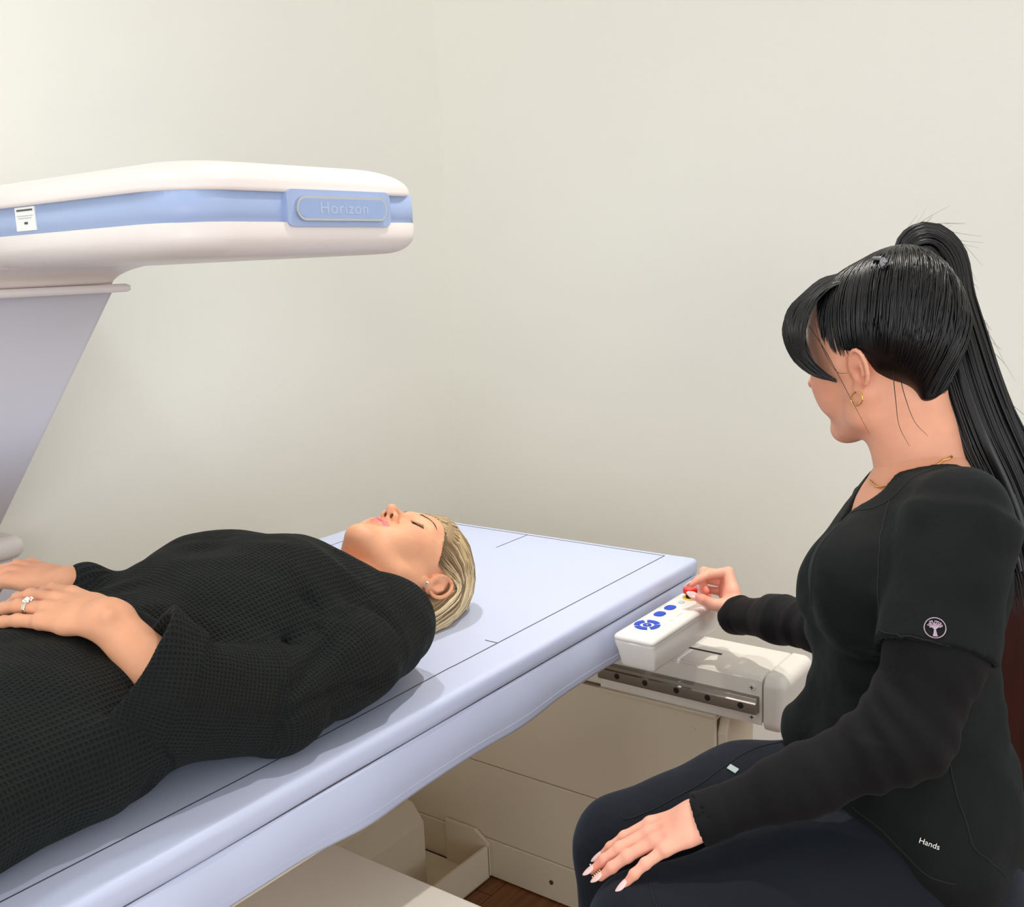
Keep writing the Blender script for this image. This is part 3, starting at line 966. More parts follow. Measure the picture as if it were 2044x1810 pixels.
for z in np.linspace(1.295, 0.82, 12):
    x = 0.735 + (z - 1.295) * 0.12
    P.append((x, ysl(z) - 0.0003, z))
V_, F_ = tubes([np.array(P)], [np.full(12, 0.0010)], 4)
obj('panel_seam', mesh_np('panel_seam', V_, F_), MT['print_'], colm)
loft_sections('base_collar', [rrect(CX0 - 0.02, CX1 + 0.022, 1.965, 2.08, 0.795, 0.018), rrect(CX0 - 0.026, CX1 + 0.030, 1.957, 2.08, 0.805, 0.022), rrect(CX0 - 0.026, CX1 + 0.030, 1.957, 2.08, 0.825, 0.022), rrect(CX0 - 0.018, CX1 + 0.020, 1.965, 2.08, 0.836, 0.018)], MT['plastic'], sa)
rbox('column_base', (CX0 - 0.01, 1.975, 0.0), (CX1 + 0.01, 2.08, 0.795), MT['column'], sa, 0.01)

# ================================================================== people: shared builders
def ear_prims(f, s, dx=0.0, es=1.0, dz=0.0):
    def E(y, z, out=0.0):
        return (s * (0.0690 + dx + es * (out + max(0.0, 0.012 - y) * 0.33)), y * es, z * es + dz)
    def K(*r): return tuple(es * q for q in r)
    f.add(Ell(E(-0.006, -0.001, 0.001), K(0.0058, 0.0150, 0.0270)), 0.004)
    f.add(Ell(E(0.004, -0.027, 0.002), K(0.0042, 0.0072, 0.0095)), 0.004)
    rim = []
    for i in range(15):
        a = math.radians(-28 + i * 19.5)      # from the front root over the top and down the back
        rim.append(E(-0.0075 + 0.0155 * math.cos(a + 0.15), 0.001 + 0.0265 * math.sin(a + 0.15) * (1.08 if math.sin(a) > 0 else 0.92), 0.0062))
    rim[0] = E(0.006, -0.004, 0.003)
    f.chain(rim, K(*([0.0026] + [0.0031] * 11 + [0.0029, 0.0027, 0.0027])), 0.0025)
    anti = [E(-0.006, 0.015, 0.004), E(-0.013, 0.006, 0.005), E(-0.013, -0.007, 0.005), E(-0.005, -0.017, 0.004)]
    f.chain(anti, K(0.0022, 0.0026, 0.0026, 0.0024), 0.003)
    f.sub(Ell(E(-0.003, -0.005, 0.0090), K(0.0060, 0.0062, 0.0098)), 0.003)
    f.sub(Ell(E(-0.006, 0.016, 0.0100), K(0.0036, 0.0070, 0.0050)), 0.003)
    f.add(Ell(E(0.0065, -0.006, 0.0042), K(0.0030, 0.0030, 0.0052)), 0.002)

def head_field(h, lo, hi, ear_dx=0.0, es=1.0, dz=0.0):
    f = Field(lo, hi, h)
    f.add(Ell((0, -0.012, 0.035), (0.0735, 0.0925, 0.0800)), 0.01)
    f.add(Ell((0, 0.022, 0.030), (0.0640, 0.0640, 0.0650)), 0.03)      # forehead
    f.add(Ell((0, 0.026, -0.020), (0.0590, 0.0590, 0.0640)), 0.03)     # mid face
    for s in (-1, 1):
        f.add(Cone((s * 0.0560, 0.004, -0.040), (s * 0.0480, 0.014, -0.066), 0.0160, 0.0170), 0.03)
        f.add(Cone((s * 0.0460, 0.014, -0.066), (s * 0.0110, 0.068, -0.0920), 0.0185, 0.0160), 0.022)
        f.add(Ell((s * 0.0380, 0.058, -0.022), (0.0220, 0.0240, 0.0215)), 0.022)   # cheekbone
        f.add(Ell((s * 0.0300, 0.060, -0.048), (0.0200, 0.0220, 0.0220)), 0.022)
        f.add(Cone((s * 0.060, 0.030, 0.000), (s * 0.052, 0.052, -0.006), 0.010, 0.010), 0.02)
        f.add(Cone((s * 0.0080, 0.082, 0.020), (s * 0.0400, 0.070, 0.023), 0.0075, 0.0070), 0.016)   # brow ridge
    f.add(Ell((0, 0.072, -0.0940), (0.0185, 0.0155, 0.0150)), 0.014)   # chin
    f.add(Ell((0, 0.070, -0.055), (0.0260, 0.0190, 0.0200)), 0.016)    # mouth mound
    # under the jaw
    f.add(Cone((0, 0.040, -0.075), (0, -0.010, -0.085), 0.030, 0.048), 0.025)
    # sockets, lids
    for s in (-1, 1):
        f.sub(Ell((s * 0.0305, 0.0960, 0.0060), (0.0150, 0.0135, 0.0095)), 0.016)
        f.add(Ell((s * 0.0310, 0.0700, 0.0045), (0.0135, 0.0132, 0.0105)), 0.004)
        lid = [(s * 0.0190, 0.0795, 0.0012), (s * 0.0250, 0.0826, -0.0022), (s * 0.0315, 0.0836, -0.0036), (s * 0.0380, 0.0815, -0.0024), (s * 0.0435, 0.0765, 0.0004)]
        f.sub_chain(lid, 0.0007, 0.0010)
        cre = [(s * 0.0200, 0.0810, 0.0085), (s * 0.0300, 0.0825, 0.0118), (s * 0.0420, 0.0775, 0.0080)]
        f.sub_chain(cre, 0.0006, 0.0020)
    # nose
    f.add(Cone((0, 0.0790, 0.0140), (0, 0.1030, -0.0235), 0.0068, 0.0072), 0.012)
    f.add(Ell((0, 0.1055, -0.0270), (0.0078, 0.0082, 0.0074)), 0.006)
    for s in (-1, 1):
        f.add(Ell((s * 0.0108, 0.0935, -0.0300), (0.0062, 0.0085, 0.0062)), 0.005)
    f.add(Cone((0, 0.100, -0.0320), (0, 0.088, -0.0365), 0.0042, 0.0045), 0.004)
    for s in (-1, 1):
        f.sub(Cone((s * 0.0062, 0.0985, -0.0385), (s * 0.0064, 0.0940, -0.0270), 0.0036, 0.0028), 0.0022)
        f.sub_chain([(s * 0.0170, 0.0850, -0.0270), (s * 0.0185, 0.0835, -0.0330)], 0.0008, 0.004)
    # lips
    up = [(-0.0235, 0.0780, -0.0560), (-0.0120, 0.0880, -0.0528), (-0.0040, 0.0915, -0.0508), (0.0, 0.0910, -0.0516), (0.0040, 0.0915, -0.0508), (0.0120, 0.0880, -0.0528), (0.0235, 0.0780, -0.0560)]
    f.chain(up, [0.0020, 0.0040, 0.0046, 0.0044, 0.0046, 0.0040, 0.0020], 0.004)
    dn = [(-0.0215, 0.0780, -0.0590), (-0.0110, 0.0868, -0.0625), (0.0, 0.0892, -0.0638), (0.0110, 0.0868, -0.0625), (0.0215, 0.0780, -0.0590)]
    f.chain(dn, [0.0020, 0.0050, 0.0058, 0.0050, 0.0020], 0.004)
    mid = [(-0.0255, 0.0790, -0.0572), (-0.0130, 0.0905, -0.0570), (-0.0045, 0.0955, -0.0566), (0.0, 0.0955, -0.0572), (0.0045, 0.0955, -0.0566), (0.0130, 0.0905, -0.0570), (0.0255, 0.0790, -0.0572)]
    f.sub_chain(mid, 0.0007, 0.0014)
    f.sub(Ell((0, 0.0935, -0.0735), (0.0130, 0.0060, 0.0045)), 0.008)
    f.sub(Cone((0, 0.0975, -0.0400), (0, 0.0965, -0.0460), 0.0016, 0.0022), 0.005)
    for s in (-1, 1):
        ear_prims(f, s, ear_dx, es, dz)
    return f

def _sub_chain(s, P, r, k):
    for i in range(len(P) - 1):
        s.sub(Cone(P[i], P[i + 1], r, r), k)
    return s
Field.sub_chain = _sub_chain

def face_colors(V, base, lip, blush):
    base = np.array(base[:3]); lip = np.array(lip[:3]); blush = np.array(blush[:3])
    C_ = np.tile(base, (len(V), 1))
    x, y, z = V[:, 0], V[:, 1], V[:, 2]
    def mix(w, c):
        w = np.clip(w, 0, 1)[:, None]
        C_[:] = C_ * (1 - w) + c * w
    for s in (-1, 1):
        d = np.sqrt(((x - s * 0.046) / 0.022) ** 2 + ((y - 0.06) / 0.03) ** 2 + ((z + 0.022) / 0.018) ** 2)
        mix((1.2 - d) * 0.55, blush)
        d = np.sqrt(((x - s * 0.072) / 0.012) ** 2 + ((y + 0.008) / 0.02) ** 2 + ((z + 0.002) / 0.032) ** 2)
        mix((1.2 - d) * 0.6, blush)
        d = np.sqrt(((x - s * 0.031) / 0.017) ** 2 + ((z - 0.004) / 0.010) ** 2)
        mix((1.1 - d) * 0.6 * (y > 0.06), blush * 0.93)
        d = np.sqrt((x - s * 0.0064) ** 2 + (y - 0.095) ** 2 + (z + 0.030) ** 2)
        mix((0.0062 - d) / 0.002, base * 0.22)
    d = np.sqrt(x ** 2 + (y - 0.106) ** 2 + (z + 0.027) ** 2)
    mix((0.016 - d) / 0.016 * 0.5, blush)
    zc = -0.0575 + np.abs(x) * 0.03
    top = 0.0088 * np.sqrt(np.clip(1 - (x / 0.0245) ** 2, 0, 1)) * (1 - 0.16 * np.exp(-(x / 0.003) ** 2))
    bot = 0.0100 * np.sqrt(np.clip(1 - (x / 0.0235) ** 2, 0, 1))
    w = np.minimum((zc + top - z) / 0.0012, (z - zc + bot) / 0.0016)
    mix(w * (y > 0.07) * (np.abs(x) < 0.0245), lip)
    return C_

def frame_from(F, U):
    """head frame: columns L (her left), F (face), U (crown)"""
    F = normed(F); U = np.asarray(U, float); U = normed(U - (U @ F) * F)
    L = np.cross(U, F)
    return np.stack([L, F, U], 1)

def hand_prims(f, W, D, N, Thint, bends, spread=(0.10, 0.02, -0.05, -0.14), thumb=None, sc=1.0, wr=None, palm_w=1.0, nail_len=0.011):
    D = normed(D); N = np.asarray(N, float); N = normed(N - (N @ D) * D)
    T = np.cross(D, N)
    if T @ np.asarray(Thint, float) < 0: T = -T
    W = np.asarray(W, float)
    def P(x, y, z): return W + (T * x + D * y + N * z) * sc
    f.add(Loft(P(0, -0.01, 0), P(0, 0.040, -0.001), (0.0255 * sc, 0.0175 * sc), (0.0330 * sc * palm_w, 0.0155 * sc), T), 0.012)
    f.add(Loft(P(0, 0.040, -0.001), P(0, 0.074, 0.000), (0.0330 * sc * palm_w, 0.0150 * sc), (0.0365 * sc * palm_w, 0.0118 * sc), T), 0.010)
    kn = [(0.0270, 0.084, 0.0005), (0.0090, 0.089, 0.0030), (-0.0090, 0.085, 0.0018), (-0.0255, 0.075, -0.0025)]
    ln = [(0.040, 0.025, 0.021), (0.044, 0.028, 0.022), (0.041, 0.026, 0.021), (0.031, 0.020, 0.019)]
    rr = [(0.0098, 0.0084, 0.0075, 0.0058), (0.0098, 0.0086, 0.0076, 0.0058), (0.0094, 0.0082, 0.0073, 0.0056), (0.0084, 0.0072, 0.0065, 0.0050)]
    tips = []
    for i in range(4):
        k = P(*kn[i])
        f.add(Cone(P(kn[i][0] * 0.62, 0.030, kn[i][2]), k, 0.0085 * sc, rr[i][0] * 0.93 * sc), 0.008)
        f.add(Ell(k + N * 0.0022 * sc, (0.0088 * sc,) * 3), 0.005)
        f.sub(Ell(P((kn[i][0] + (kn[i + 1][0] if i < 3 else kn[i][0] - 0.018)) / 2, 0.074, 0.0135), (0.003, 0.003, 0.003)), 0.008) if i < 3 else None
        d = normed(D * math.cos(spread[i]) + T * math.sin(spread[i]))
        ax = normed(np.cross(d, N))
        a = 0.0; p = k
        for j in range(3):
            a += bends[i][j]
            dd = d * math.cos(a) - N * math.sin(a)
            q = p + dd * ln[i][j] * sc
            f.add(Cone(p, q, rr[i][j] * sc, rr[i][j + 1] * sc), 0.0022)
            if j < 2: f.add(Ell(q, (rr[i][j + 1] * 1.10 * sc,) * 3), 0.003)
            nn = N * math.cos(a) + d * math.sin(a)
            p = q
        tips.append((p, dd, nn, rr[i][3] * sc, T))
    th = thumb or [(0.0170, 0.010, -0.006), (0.0380, 0.042, -0.014), (0.0500, 0.070, -0.018), (0.0560, 0.093, -0.020)]
    tp = [P(*q) for q in th]
    tr = [0.0150 * sc, 0.0115 * sc, 0.0098 * sc, 0.0066 * sc]
    f.add(Cone(tp[0], tp[1], tr[0], tr[1]), 0.012)
    f.add(Cone(tp[1], tp[2], tr[1], tr[2]), 0.003)
    f.add(Cone(tp[2], tp[3], tr[2], tr[3]), 0.003)
    dd = normed(tp[3] - tp[2])
    nn = N * 0.5 + T * 0.8; nn = normed(nn - (nn @ dd) * dd)
    tips.append((tp[3], dd, nn, tr[3], normed(np.cross(dd, nn))))
    return tips

def nail(tip, length, width, mat, parent, out=0.0035, normal=None):
    p, d, n, r, t = tip
    if normal is not None: n = normed(np.asarray(normal, float) - (np.asarray(normal, float) @ d) * d)
    t = normed(np.cross(d, n))
    bm = bmesh.new()
    bmesh.ops.create_uvsphere(bm, u_segments=16, v_segments=12, radius=1)
    M = Matrix(((t[0] * width, d[0] * length, n[0] * 0.0016), (t[1] * width, d[1] * length, n[1] * 0.0016), (t[2] * width, d[2] * length, n[2] * 0.0016)))
    for v in bm.verts:
        c = v.co.copy()
        if c.y > 0: c.x *= (1 - 0.35 * c.y * c.y)
        c.z -= 0.9 * c.x * c.x
        v.co = M @ c + Vector(p + d * (out) + n * r * 0.86)
    me = bpy.data.meshes.new('fingernail'); bm.to_mesh(me); bm.free()
    return obj('fingernail', me, mat, parent)

def bvh_of(V, F):
    return BVHTree.FromPolygons([tuple(p) for p in V], [tuple(q) for q in F.tolist()])

def on_surface(b, p, lift=0.0008, src=None):
    """snap a point to the nearest place on a body surface"""
    hit = b.find_nearest(Vector(p))
    n = Vector(hit[1])
    return np.array(hit[0]) + np.array(n) * lift

def skin_parts_object(name, parts, mat, parent):
    V, F, C_ = join(parts)
    return obj(name, mesh_np(name, V, F, C_), mat, parent)

def arm_field(lo, hi, h=0.0016):
    return Field(lo, hi, h)

# ================================================================== the patient
pt = empty('person', (0.9, 1.14, 0.741), 'person lying on their back with blond bob, closed eyes, black waffle robe and folded hands', 'person')
SK_A = srgb(229, 168, 131)
LIP_A = srgb(214, 128, 122); BLUSH_A = srgb(224, 148, 122)
HA = np.array((1.216, 1.150, 0.826))
FA = frame_from((0.10, -0.045, 1.0), (1.0, 0.0, -0.10))
hf = head_field(0.0015, (-0.10, -0.13, -0.19), (0.10, 0.13, 0.13))
hf.add(Cone((0, -0.020, -0.070), (0, -0.030, -0.135), 0.050, 0.055), 0.020)
hf.add(Cone((0, -0.030, -0.135), (0, -0.034, -0.19), 0.055, 0.075), 0.020)
vh, fh = hf.mesh(2)
ch = face_colors(vh, SK_A, LIP_A, BLUSH_A)
bv = bvh_of(vh, fh)
def A2W(P): return (np.asarray(P) * 1.05) @ FA.T + HA
vA = A2W(vh); vA[:, 2] = np.maximum(vA[:, 2], 0.7415)
headA = (vA, fh, ch)

# robe ---------------------------------------------------------------
SY = (0, 1, 0)
TS = [((1.085, 1.15, 0.806), (0.120, 0.050)), ((1.025, 1.145, 0.826), (0.170, 0.078)), ((0.960, 1.14, 0.840), (0.182, 0.104)), ((0.880, 1.14, 0.845), (0.182, 0.118)),
      ((0.800, 1.14, 0.840), (0.175, 0.116)), ((0.700, 1.14, 0.832), (0.172, 0.097)), ((0.560, 1.14, 0.822), (0.190, 0.100)), ((0.400, 1.14, 0.818), (0.190, 0.090)),
      ((0.100, 1.14, 0.832), (0.165, 0.088)), ((-0.25, 1.14, 0.80), (0.12, 0.055))]
def torsoA(f, off, k=0.03):
    for i in range(len(TS) - 1):
        f.add(Loft(TS[i][0], TS[i + 1][0], TS[i][1], TS[i + 1][1], SY, off), k)
SHN = np.array((1.020, 0.995, 0.824)); ELN = np.array((0.778, 0.958, 0.806))
WRN = np.array((0.6254,1.0571,0.9444))
CUF = np.array((0.6184,0.9867,0.8796))
cufd = normed(WRN + np.array((0, 0, -0.02)) - (ELN + np.array((-0.03, 0.02, 0.0))))
maj = normed((-0.50, 0.20, -0.84)); maj = normed(maj - (maj @ cufd) * cufd)
SHF = np.array((1.020, 1.295, 0.824)); ELF = np.array((0.760, 1.335, 0.815)); CUFF_F = np.array((0.7302,1.2741,0.9182))
rf = Field((-0.30, 0.86, 0.735), (1.20, 1.42, 1.04), 0.0033)
torsoA(rf, 0.0)
rf.add(Loft((0.60, 1.13, 0.772), (0.10, 1.13, 0.772), (0.135, 0.034), (0.165, 0.034), SY), 0.03)
rf.add(Loft((0.10, 1.13, 0.772), (-0.2, 1.13, 0.772), (0.165, 0.034), (0.15, 0.03), SY), 0.03)
# belly under the folded hands, then the bust
rf.add(Ell((0.610, 1.325, 0.852), (0.085, 0.050, 0.052)), 0.02)
rf.add(Ell((0.890, 1.070, 0.905), (0.080, 0.070, 0.052)), 0.04)
rf.add(Ell((0.890, 1.210, 0.905), (0.080, 0.070, 0.052)), 0.04)
torso_copy = rf.D.copy()
def robe_noise(x, y, z):
    return (0.0042 * noise3(x * 11, y * 16, z * 16) + 0.0026 * noise3(x * 27 + 5, y * 22, z * 30 + 3)
            + 0.0028 * noise3((x + 0.7 * y) * 40, (y - 0.7 * x) * 9, z * 14))
rf.disp(robe_noise, 0.02)
# near sleeve, shaped on its own so that the cuff opening does not cut the body of the robe
sv = Field((-0.30, 0.86, 0.735), (1.20, 1.42, 1.04), 0.0033)
sv.add(Loft(SHN, (0.900, 0.965, 0.818), (0.072, 0.070), (0.066, 0.066), (0, 0, 1)), 0.03)
sv.add(Loft((0.900, 0.965, 0.818), ELN, (0.066, 0.066), (0.062, 0.058), (0, 0, 1)), 0.03)
sv.add(Loft(ELN, CUF - cufd * 0.03, (0.064, 0.056), (0.076, 0.046), maj), 0.02)
sv.add(Tub(CUF - cufd * 0.034, CUF + cufd * 0.022, (0.088, 0.050), (0.096, 0.054), maj), 0.012)
sv.disp(robe_noise, 0.02)
sv.sub(Tub(CUF - cufd * 0.022, CUF + cufd * 0.06, (0.080, 0.0415), (0.088, 0.0455), maj), 0.004)
kk = np.maximum(0.02 - np.abs(rf.D - sv.D), 0) / 0.02
cut = Tub(CUF - cufd * 0.022, CUF + cufd * 0.10, (0.084, 0.045), (0.092, 0.052), maj)
inop = cut.d(rf.ax[0][:, None, None], rf.ax[1][None, :, None], rf.ax[2][None, None, :]) < 0.004
kk[inop] = 0
rf.D = np.minimum(rf.D, sv.D) - kk * kk * 0.02 * 0.25
# far sleeve
rf.add(Loft(SHF, ELF, (0.062, 0.062), (0.055, 0.055), (0, 0, 1)), 0.03)
rf.add(Loft(ELF, CUFF_F, (0.048, 0.046), (0.036, 0.033), (0, 0, 1)), 0.03)
# neckline
rf.sub(Cone(A2W([(0, -0.028, -0.105)])[0], A2W([(0, -0.020, -0.160)])[0], 0.064, 0.050), 0.006)
rf.sub(Cone(A2W([(0, 0.02, -0.120)])[0], A2W([(0, 0.035, -0.175)])[0], 0.036, 0.012), 0.006)
# folds: shallow valleys and raised rolls
for P, r, k in (([(0.8070,1.0304,0.9750), (0.7426,1.0270,0.9650), (0.6965,1.0418,0.9500)], 0.004, 0.022),
                ([(0.8271,0.9548,0.9300), (0.8531,0.9305,0.9100), (0.8011,0.9694,0.8700)], 0.003, 0.018),
                ([(0.7292,0.9014,0.8600), (0.7003,0.8567,0.8500), (0.6957,0.8651,0.8200)], 0.004, 0.018),
                ([(0.7727,0.8942,0.8600), (0.8336,0.9143,0.8700), (0.8596,0.9135,0.8800)], 0.006, 0.022),
                ([(0.9248,0.9634,0.9000), (0.9483,0.9372,0.8800), (0.9576,0.9120,0.8500)], 0.003, 0.016)):
    rf.sub_chain(P, r, k)
v0, f0 = rf.mesh(0)
b0 = bvh_of(v0, f0)
for P, r, k in (([(0.7594,0.9368,0.8346), (0.7472,0.9141,0.8179), (0.7397,0.9132,0.7831)], 0.0030, 0.012),
                ([(0.7609,0.9323,0.8261), (0.8155,0.9333,0.8461), (0.9015,0.9580,0.8581)], 0.0030, 0.014),
                ([(0.7467,0.9138,0.8150), (0.8035,0.9060,0.8160), (0.8977,0.9133,0.8076)], 0.0025, 0.012),
                ([(0.8518,0.9537,0.8493), (0.8677,1.0064,0.8682), (0.8663,1.0435,0.8724)], 0.0020, 0.012),
                ([(1.0990,1.0227,0.8235), (1.0720,1.0475,0.8415), (1.0202,1.0685,0.8501), (0.9698,1.0682,0.8507)], 0.0026, 0.012)):
    Q = smoothpath(P, 14)
    r = 0.0014; k = 0.013
    Q = [on_surface(b0, q, 0.0020) for q in Q]
    rf.sub_chain(Q, r, k)
rf.sub(Half((0, 0, 0.7412), (0, 0, 1), (-0.3, 0.86, 0.70), (1.2, 1.42, 0.7412)), 0.001)
v, f_ = rf.mesh(1)
# waffle coordinates following body and sleeves
def cyl_uv(V, a, b, rad):
    a = np.asarray(a, float); b = np.asarray(b, float); ax = normed(b - a)
    e1 = normed(np.cross(ax, (0, 0, 1))); e2 = np.cross(ax, e1)
    q = V - a; t = q @ ax
    x = q @ e1; y = q @ e2
    tt = np.clip(t, 0, np.linalg.norm(b - a))
    dist = np.linalg.norm(q - tt[:, None] * ax, axis=1)
    return t, np.arctan2(y, x) * rad, dist
idx = np.clip(np.round((v - rf.lo) / rf.h).astype(int), 0, np.array(rf.D.shape) - 1)
dt = torso_copy[idx[:, 0], idx[:, 1], idx[:, 2]]
uv = np.zeros((len(v), 3), np.float32)
cy = np.interp(v[:, 0], [-0.3, 1.2], [1.14, 1.14]); cz = 0.82
uv[:, 0] = v[:, 0]; uv[:, 1] = np.arctan2(v[:, 1] - cy, v[:, 2] - cz + 0.02) * 0.150
sl = dt > 0.010
near = v[:, 1] < 1.14
tu = cyl_uv(v, SHN, ELN, 0.068); tf = cyl_uv(v, ELN, CUF, 0.066); tu2 = cyl_uv(v, SHF, ELF, 0.06)
m1 = sl & near & (tu[2] <= tf[2] + 0.004); m2 = sl & near & ~m1; m3 = sl & ~near
for m, t_ in ((m1, tu), (m2, tf), (m3, tu2)):
    uv[m, 0] = t_[0][m]; uv[m, 1] = t_[1][m]
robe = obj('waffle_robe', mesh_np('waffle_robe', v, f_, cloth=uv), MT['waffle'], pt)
robe['label'] = 'black waffle-weave robe with wide cuffed sleeves'

# belt over the waist
bp_ = []
for i in range(60):
    a = math.pi * (-0.15 + 1.3 * i / 59)
    bp_.append((0.650 + 0.012 * math.sin(a * 2), 1.14 - 0.180 * math.cos(a), 0.830 + 0.106 * math.sin(a)))
bf = Field((0.58, 0.93, 0.745), (0.74, 1.36, 1.03), 0.003)
for i in range(0, 59):
    for dx in (-0.018, 0.0, 0.018):
        bf.add(Cone(np.array(bp_[i]) + (dx, 0, 0), np.array(bp_[i + 1]) + (dx, 0, 0), 0.0050, 0.0050), 0.012)
bf.add(Cone((0.7436,1.2626,0.9389), (0.7308,1.2794,0.9377), 0.014, 0.012, (0, 0, 1), 0.45), 0.010)
bf.add(Cone((0.7308,1.2794,0.9377), (0.7130,1.2686,0.9358), 0.012, 0.010, (0, 0, 1), 0.5), 0.010)
v, f_ = bf.mesh(1)
uvb = np.stack([v[:, 0], v[:, 1], v[:, 2]], 1)
obj('robe_belt', mesh_np('robe_belt', v, f_, cloth=uvb * 0), MT['scrub'], pt)

# hands -------------------------------------------------------------
KN = np.array((0.6063,1.1745,0.9500))
h1 = arm_field(np.minimum(KN, WRN) - 0.13, np.maximum(KN, WRN) + 0.13, 0.0017)
D1 = normed(KN - WRN)
N1 = np.array((-0.16, -0.34, 0.92))
tipsN = hand_prims(h1, WRN, D1, N1, (1, 0.2, 0.1), [(0.12, 0.28, 0.18), (0.08, 0.26, 0.18), (0.04, 0.22, 0.16), (0.0, 0.16, 0.12)],
                   spread=(0.16, 0.03, -0.06, -0.20), thumb=[(0.018, 0.012, -0.008), (0.038, 0.044, -0.020), (0.044, 0.074, -0.026), (0.040, 0.098, -0.030)], sc=1.05)
FO = CUF - cufd * 0.05 + np.array((0, 0, 0.018))
h1.add(Cone(FO, WRN, 0.033, 0.0245), 0.012)
h1.add(Ell(WRN - D1 * 0.018 + N1 * 0.014 + normed((-1, 0, 0)) * 0.012, (0.0042, 0.0042, 0.0042)), 0.014)   # wrist bone
v1, f1 = h1.mesh(2)
WRF = np.array((0.7121,1.2837,0.9260)); KF = np.array((0.6883,1.3528,0.9360))
h2 = arm_field(np.minimum(WRF, KF) - 0.12, np.maximum(WRF, KF) + 0.12, 0.0019)
hand_prims(h2, WRF, KF - WRF, (-0.1, 0.25, 0.96), (1, 0, 0), [(0.35, 0.45, 0.3)] * 4, sc=1.04)
h2.add(Cone(CUFF_F, WRF, 0.026, 0.024), 0.012)
v2, f2 = h2.mesh(2)
def hand_col(V, base, knuck, pts):
    C_ = np.tile(np.array(base[:3]), (len(V), 1)); kc = np.array(knuck[:3])
    for p, r in pts:
        w = np.clip(1 - np.linalg.norm(V - p, axis=1) / r, 0, 1)[:, None] * 0.7
        C_ = C_ * (1 - w) + kc * w
    return C_
SKH_A = srgb(226, 164, 128)
c1 = hand_col(v1, SKH_A, srgb(218, 142, 118), [(t[0], 0.022) for t in tipsN] + [(KN, 0.02)])
c2 = hand_col(v2, SKH_A, srgb(220, 142, 116), [(KF, 0.04)])
# body under the robe: torso, arms and legs as one smooth form
bf_ = Field((-0.30, 0.86, 0.745), (1.20, 1.42, 1.00), 0.007)
for i in range(1, len(TS) - 2):
    bf_.add(Loft(TS[i][0], TS[i + 1][0], TS[i][1], TS[i + 1][1], SY, -0.020), 0.03)
bf_.add(Loft((1.130, 1.15, 0.812), (1.035, 1.145, 0.830), (0.055, 0.045), (0.150, 0.066), SY), 0.03)
bf_.add(Cone(SHN, ELN, 0.045, 0.036), 0.03); bf_.add(Cone(ELN, FO, 0.036, 0.033), 0.02)
bf_.add(Cone(SHF, ELF, 0.045, 0.036), 0.03); bf_.add(Cone(ELF, CUFF_F, 0.034, 0.030), 0.02)
v3, f3 = bf_.mesh(1)
c3 = np.tile(np.array(SK_A[:3]), (len(v3), 1))
body = skin_parts_object('body', [headA, (v1, f1, c1), (v2, f2, c2), (v3, f3, c3)], MT['skin_a'], pt)

for i, t in enumerate(tipsN[:4]):
    nail(t, 0.0065, 0.0052, MT['nail2'], pt, out=-0.003)
# ring on the ring finger, set with a large stone
D1u = normed(D1); N1u = normed(N1 - (N1 @ D1u) * D1u); T1u = np.cross(D1u, N1u)
if T1u[0] < 0: T1u = -T1u
sp_ = -0.06
dR = D1u * math.cos(sp_) + T1u * math.sin(sp_); aR = 0.04
ddR = dR * math.cos(aR) - N1u * math.sin(aR); nR = N1u * math.cos(aR) + dR * math.sin(aR)
kR = WRN + (T1u * -0.009 + D1u * 0.085 + N1u * 0.0018) * 1.05
cR = kR + ddR * 0.024
sR = normed(np.cross(ddR, nR))
rp = [cR + (sR * math.cos(a) + nR * math.sin(a)) * 0.0098 for a in np.linspace(0, 2 * math.pi, 41)]
ring = tube_obj('ring', rp, 0.0016, MT['silver'], pt, 60, 8)
r2_ = [p + ddR * 0.0032 for p in rp]
V_, F_ = tubes([smoothpath(r2_, 60)], [np.full(60, 0.0012)], 8)
obj('ring_band', mesh_np('ring_band', V_, F_), MT['silver'], ring)
def gemstone(name, c, n, r, mat, parent):
    bm = bmesh.new()
    bmesh.ops.create_icosphere(bm, subdivisions=1, radius=r)
    q = Vector(n).to_track_quat('Z', 'Y').to_matrix().to_4x4()
    bm.transform(Matrix.Translation(Vector(c)) @ q @ Matrix.Diagonal((1, 1, 0.7, 1)))
    me = bpy.data.meshes.new(name); bm.to_mesh(me); bm.free()
    return obj(name, me, mat, parent, False)
gemstone('stone', cR + nR * 0.0118, nR, 0.0042, MT['gem'], ring)
for i in range(8):
    a = math.pi * 2 * i / 8
    gemstone('stone', cR + nR * 0.0108 + ddR * 0.0052 * math.cos(a) + sR * 0.0052 * math.sin(a), nR, 0.0015, MT['gem'], ring)

# ear stud
es = A2W([(0.0785, 0.0025, -0.0255)])[0]
stud = gemstone('earring', es, FA[:, 0], 0.0034, MT['gem'], pt)

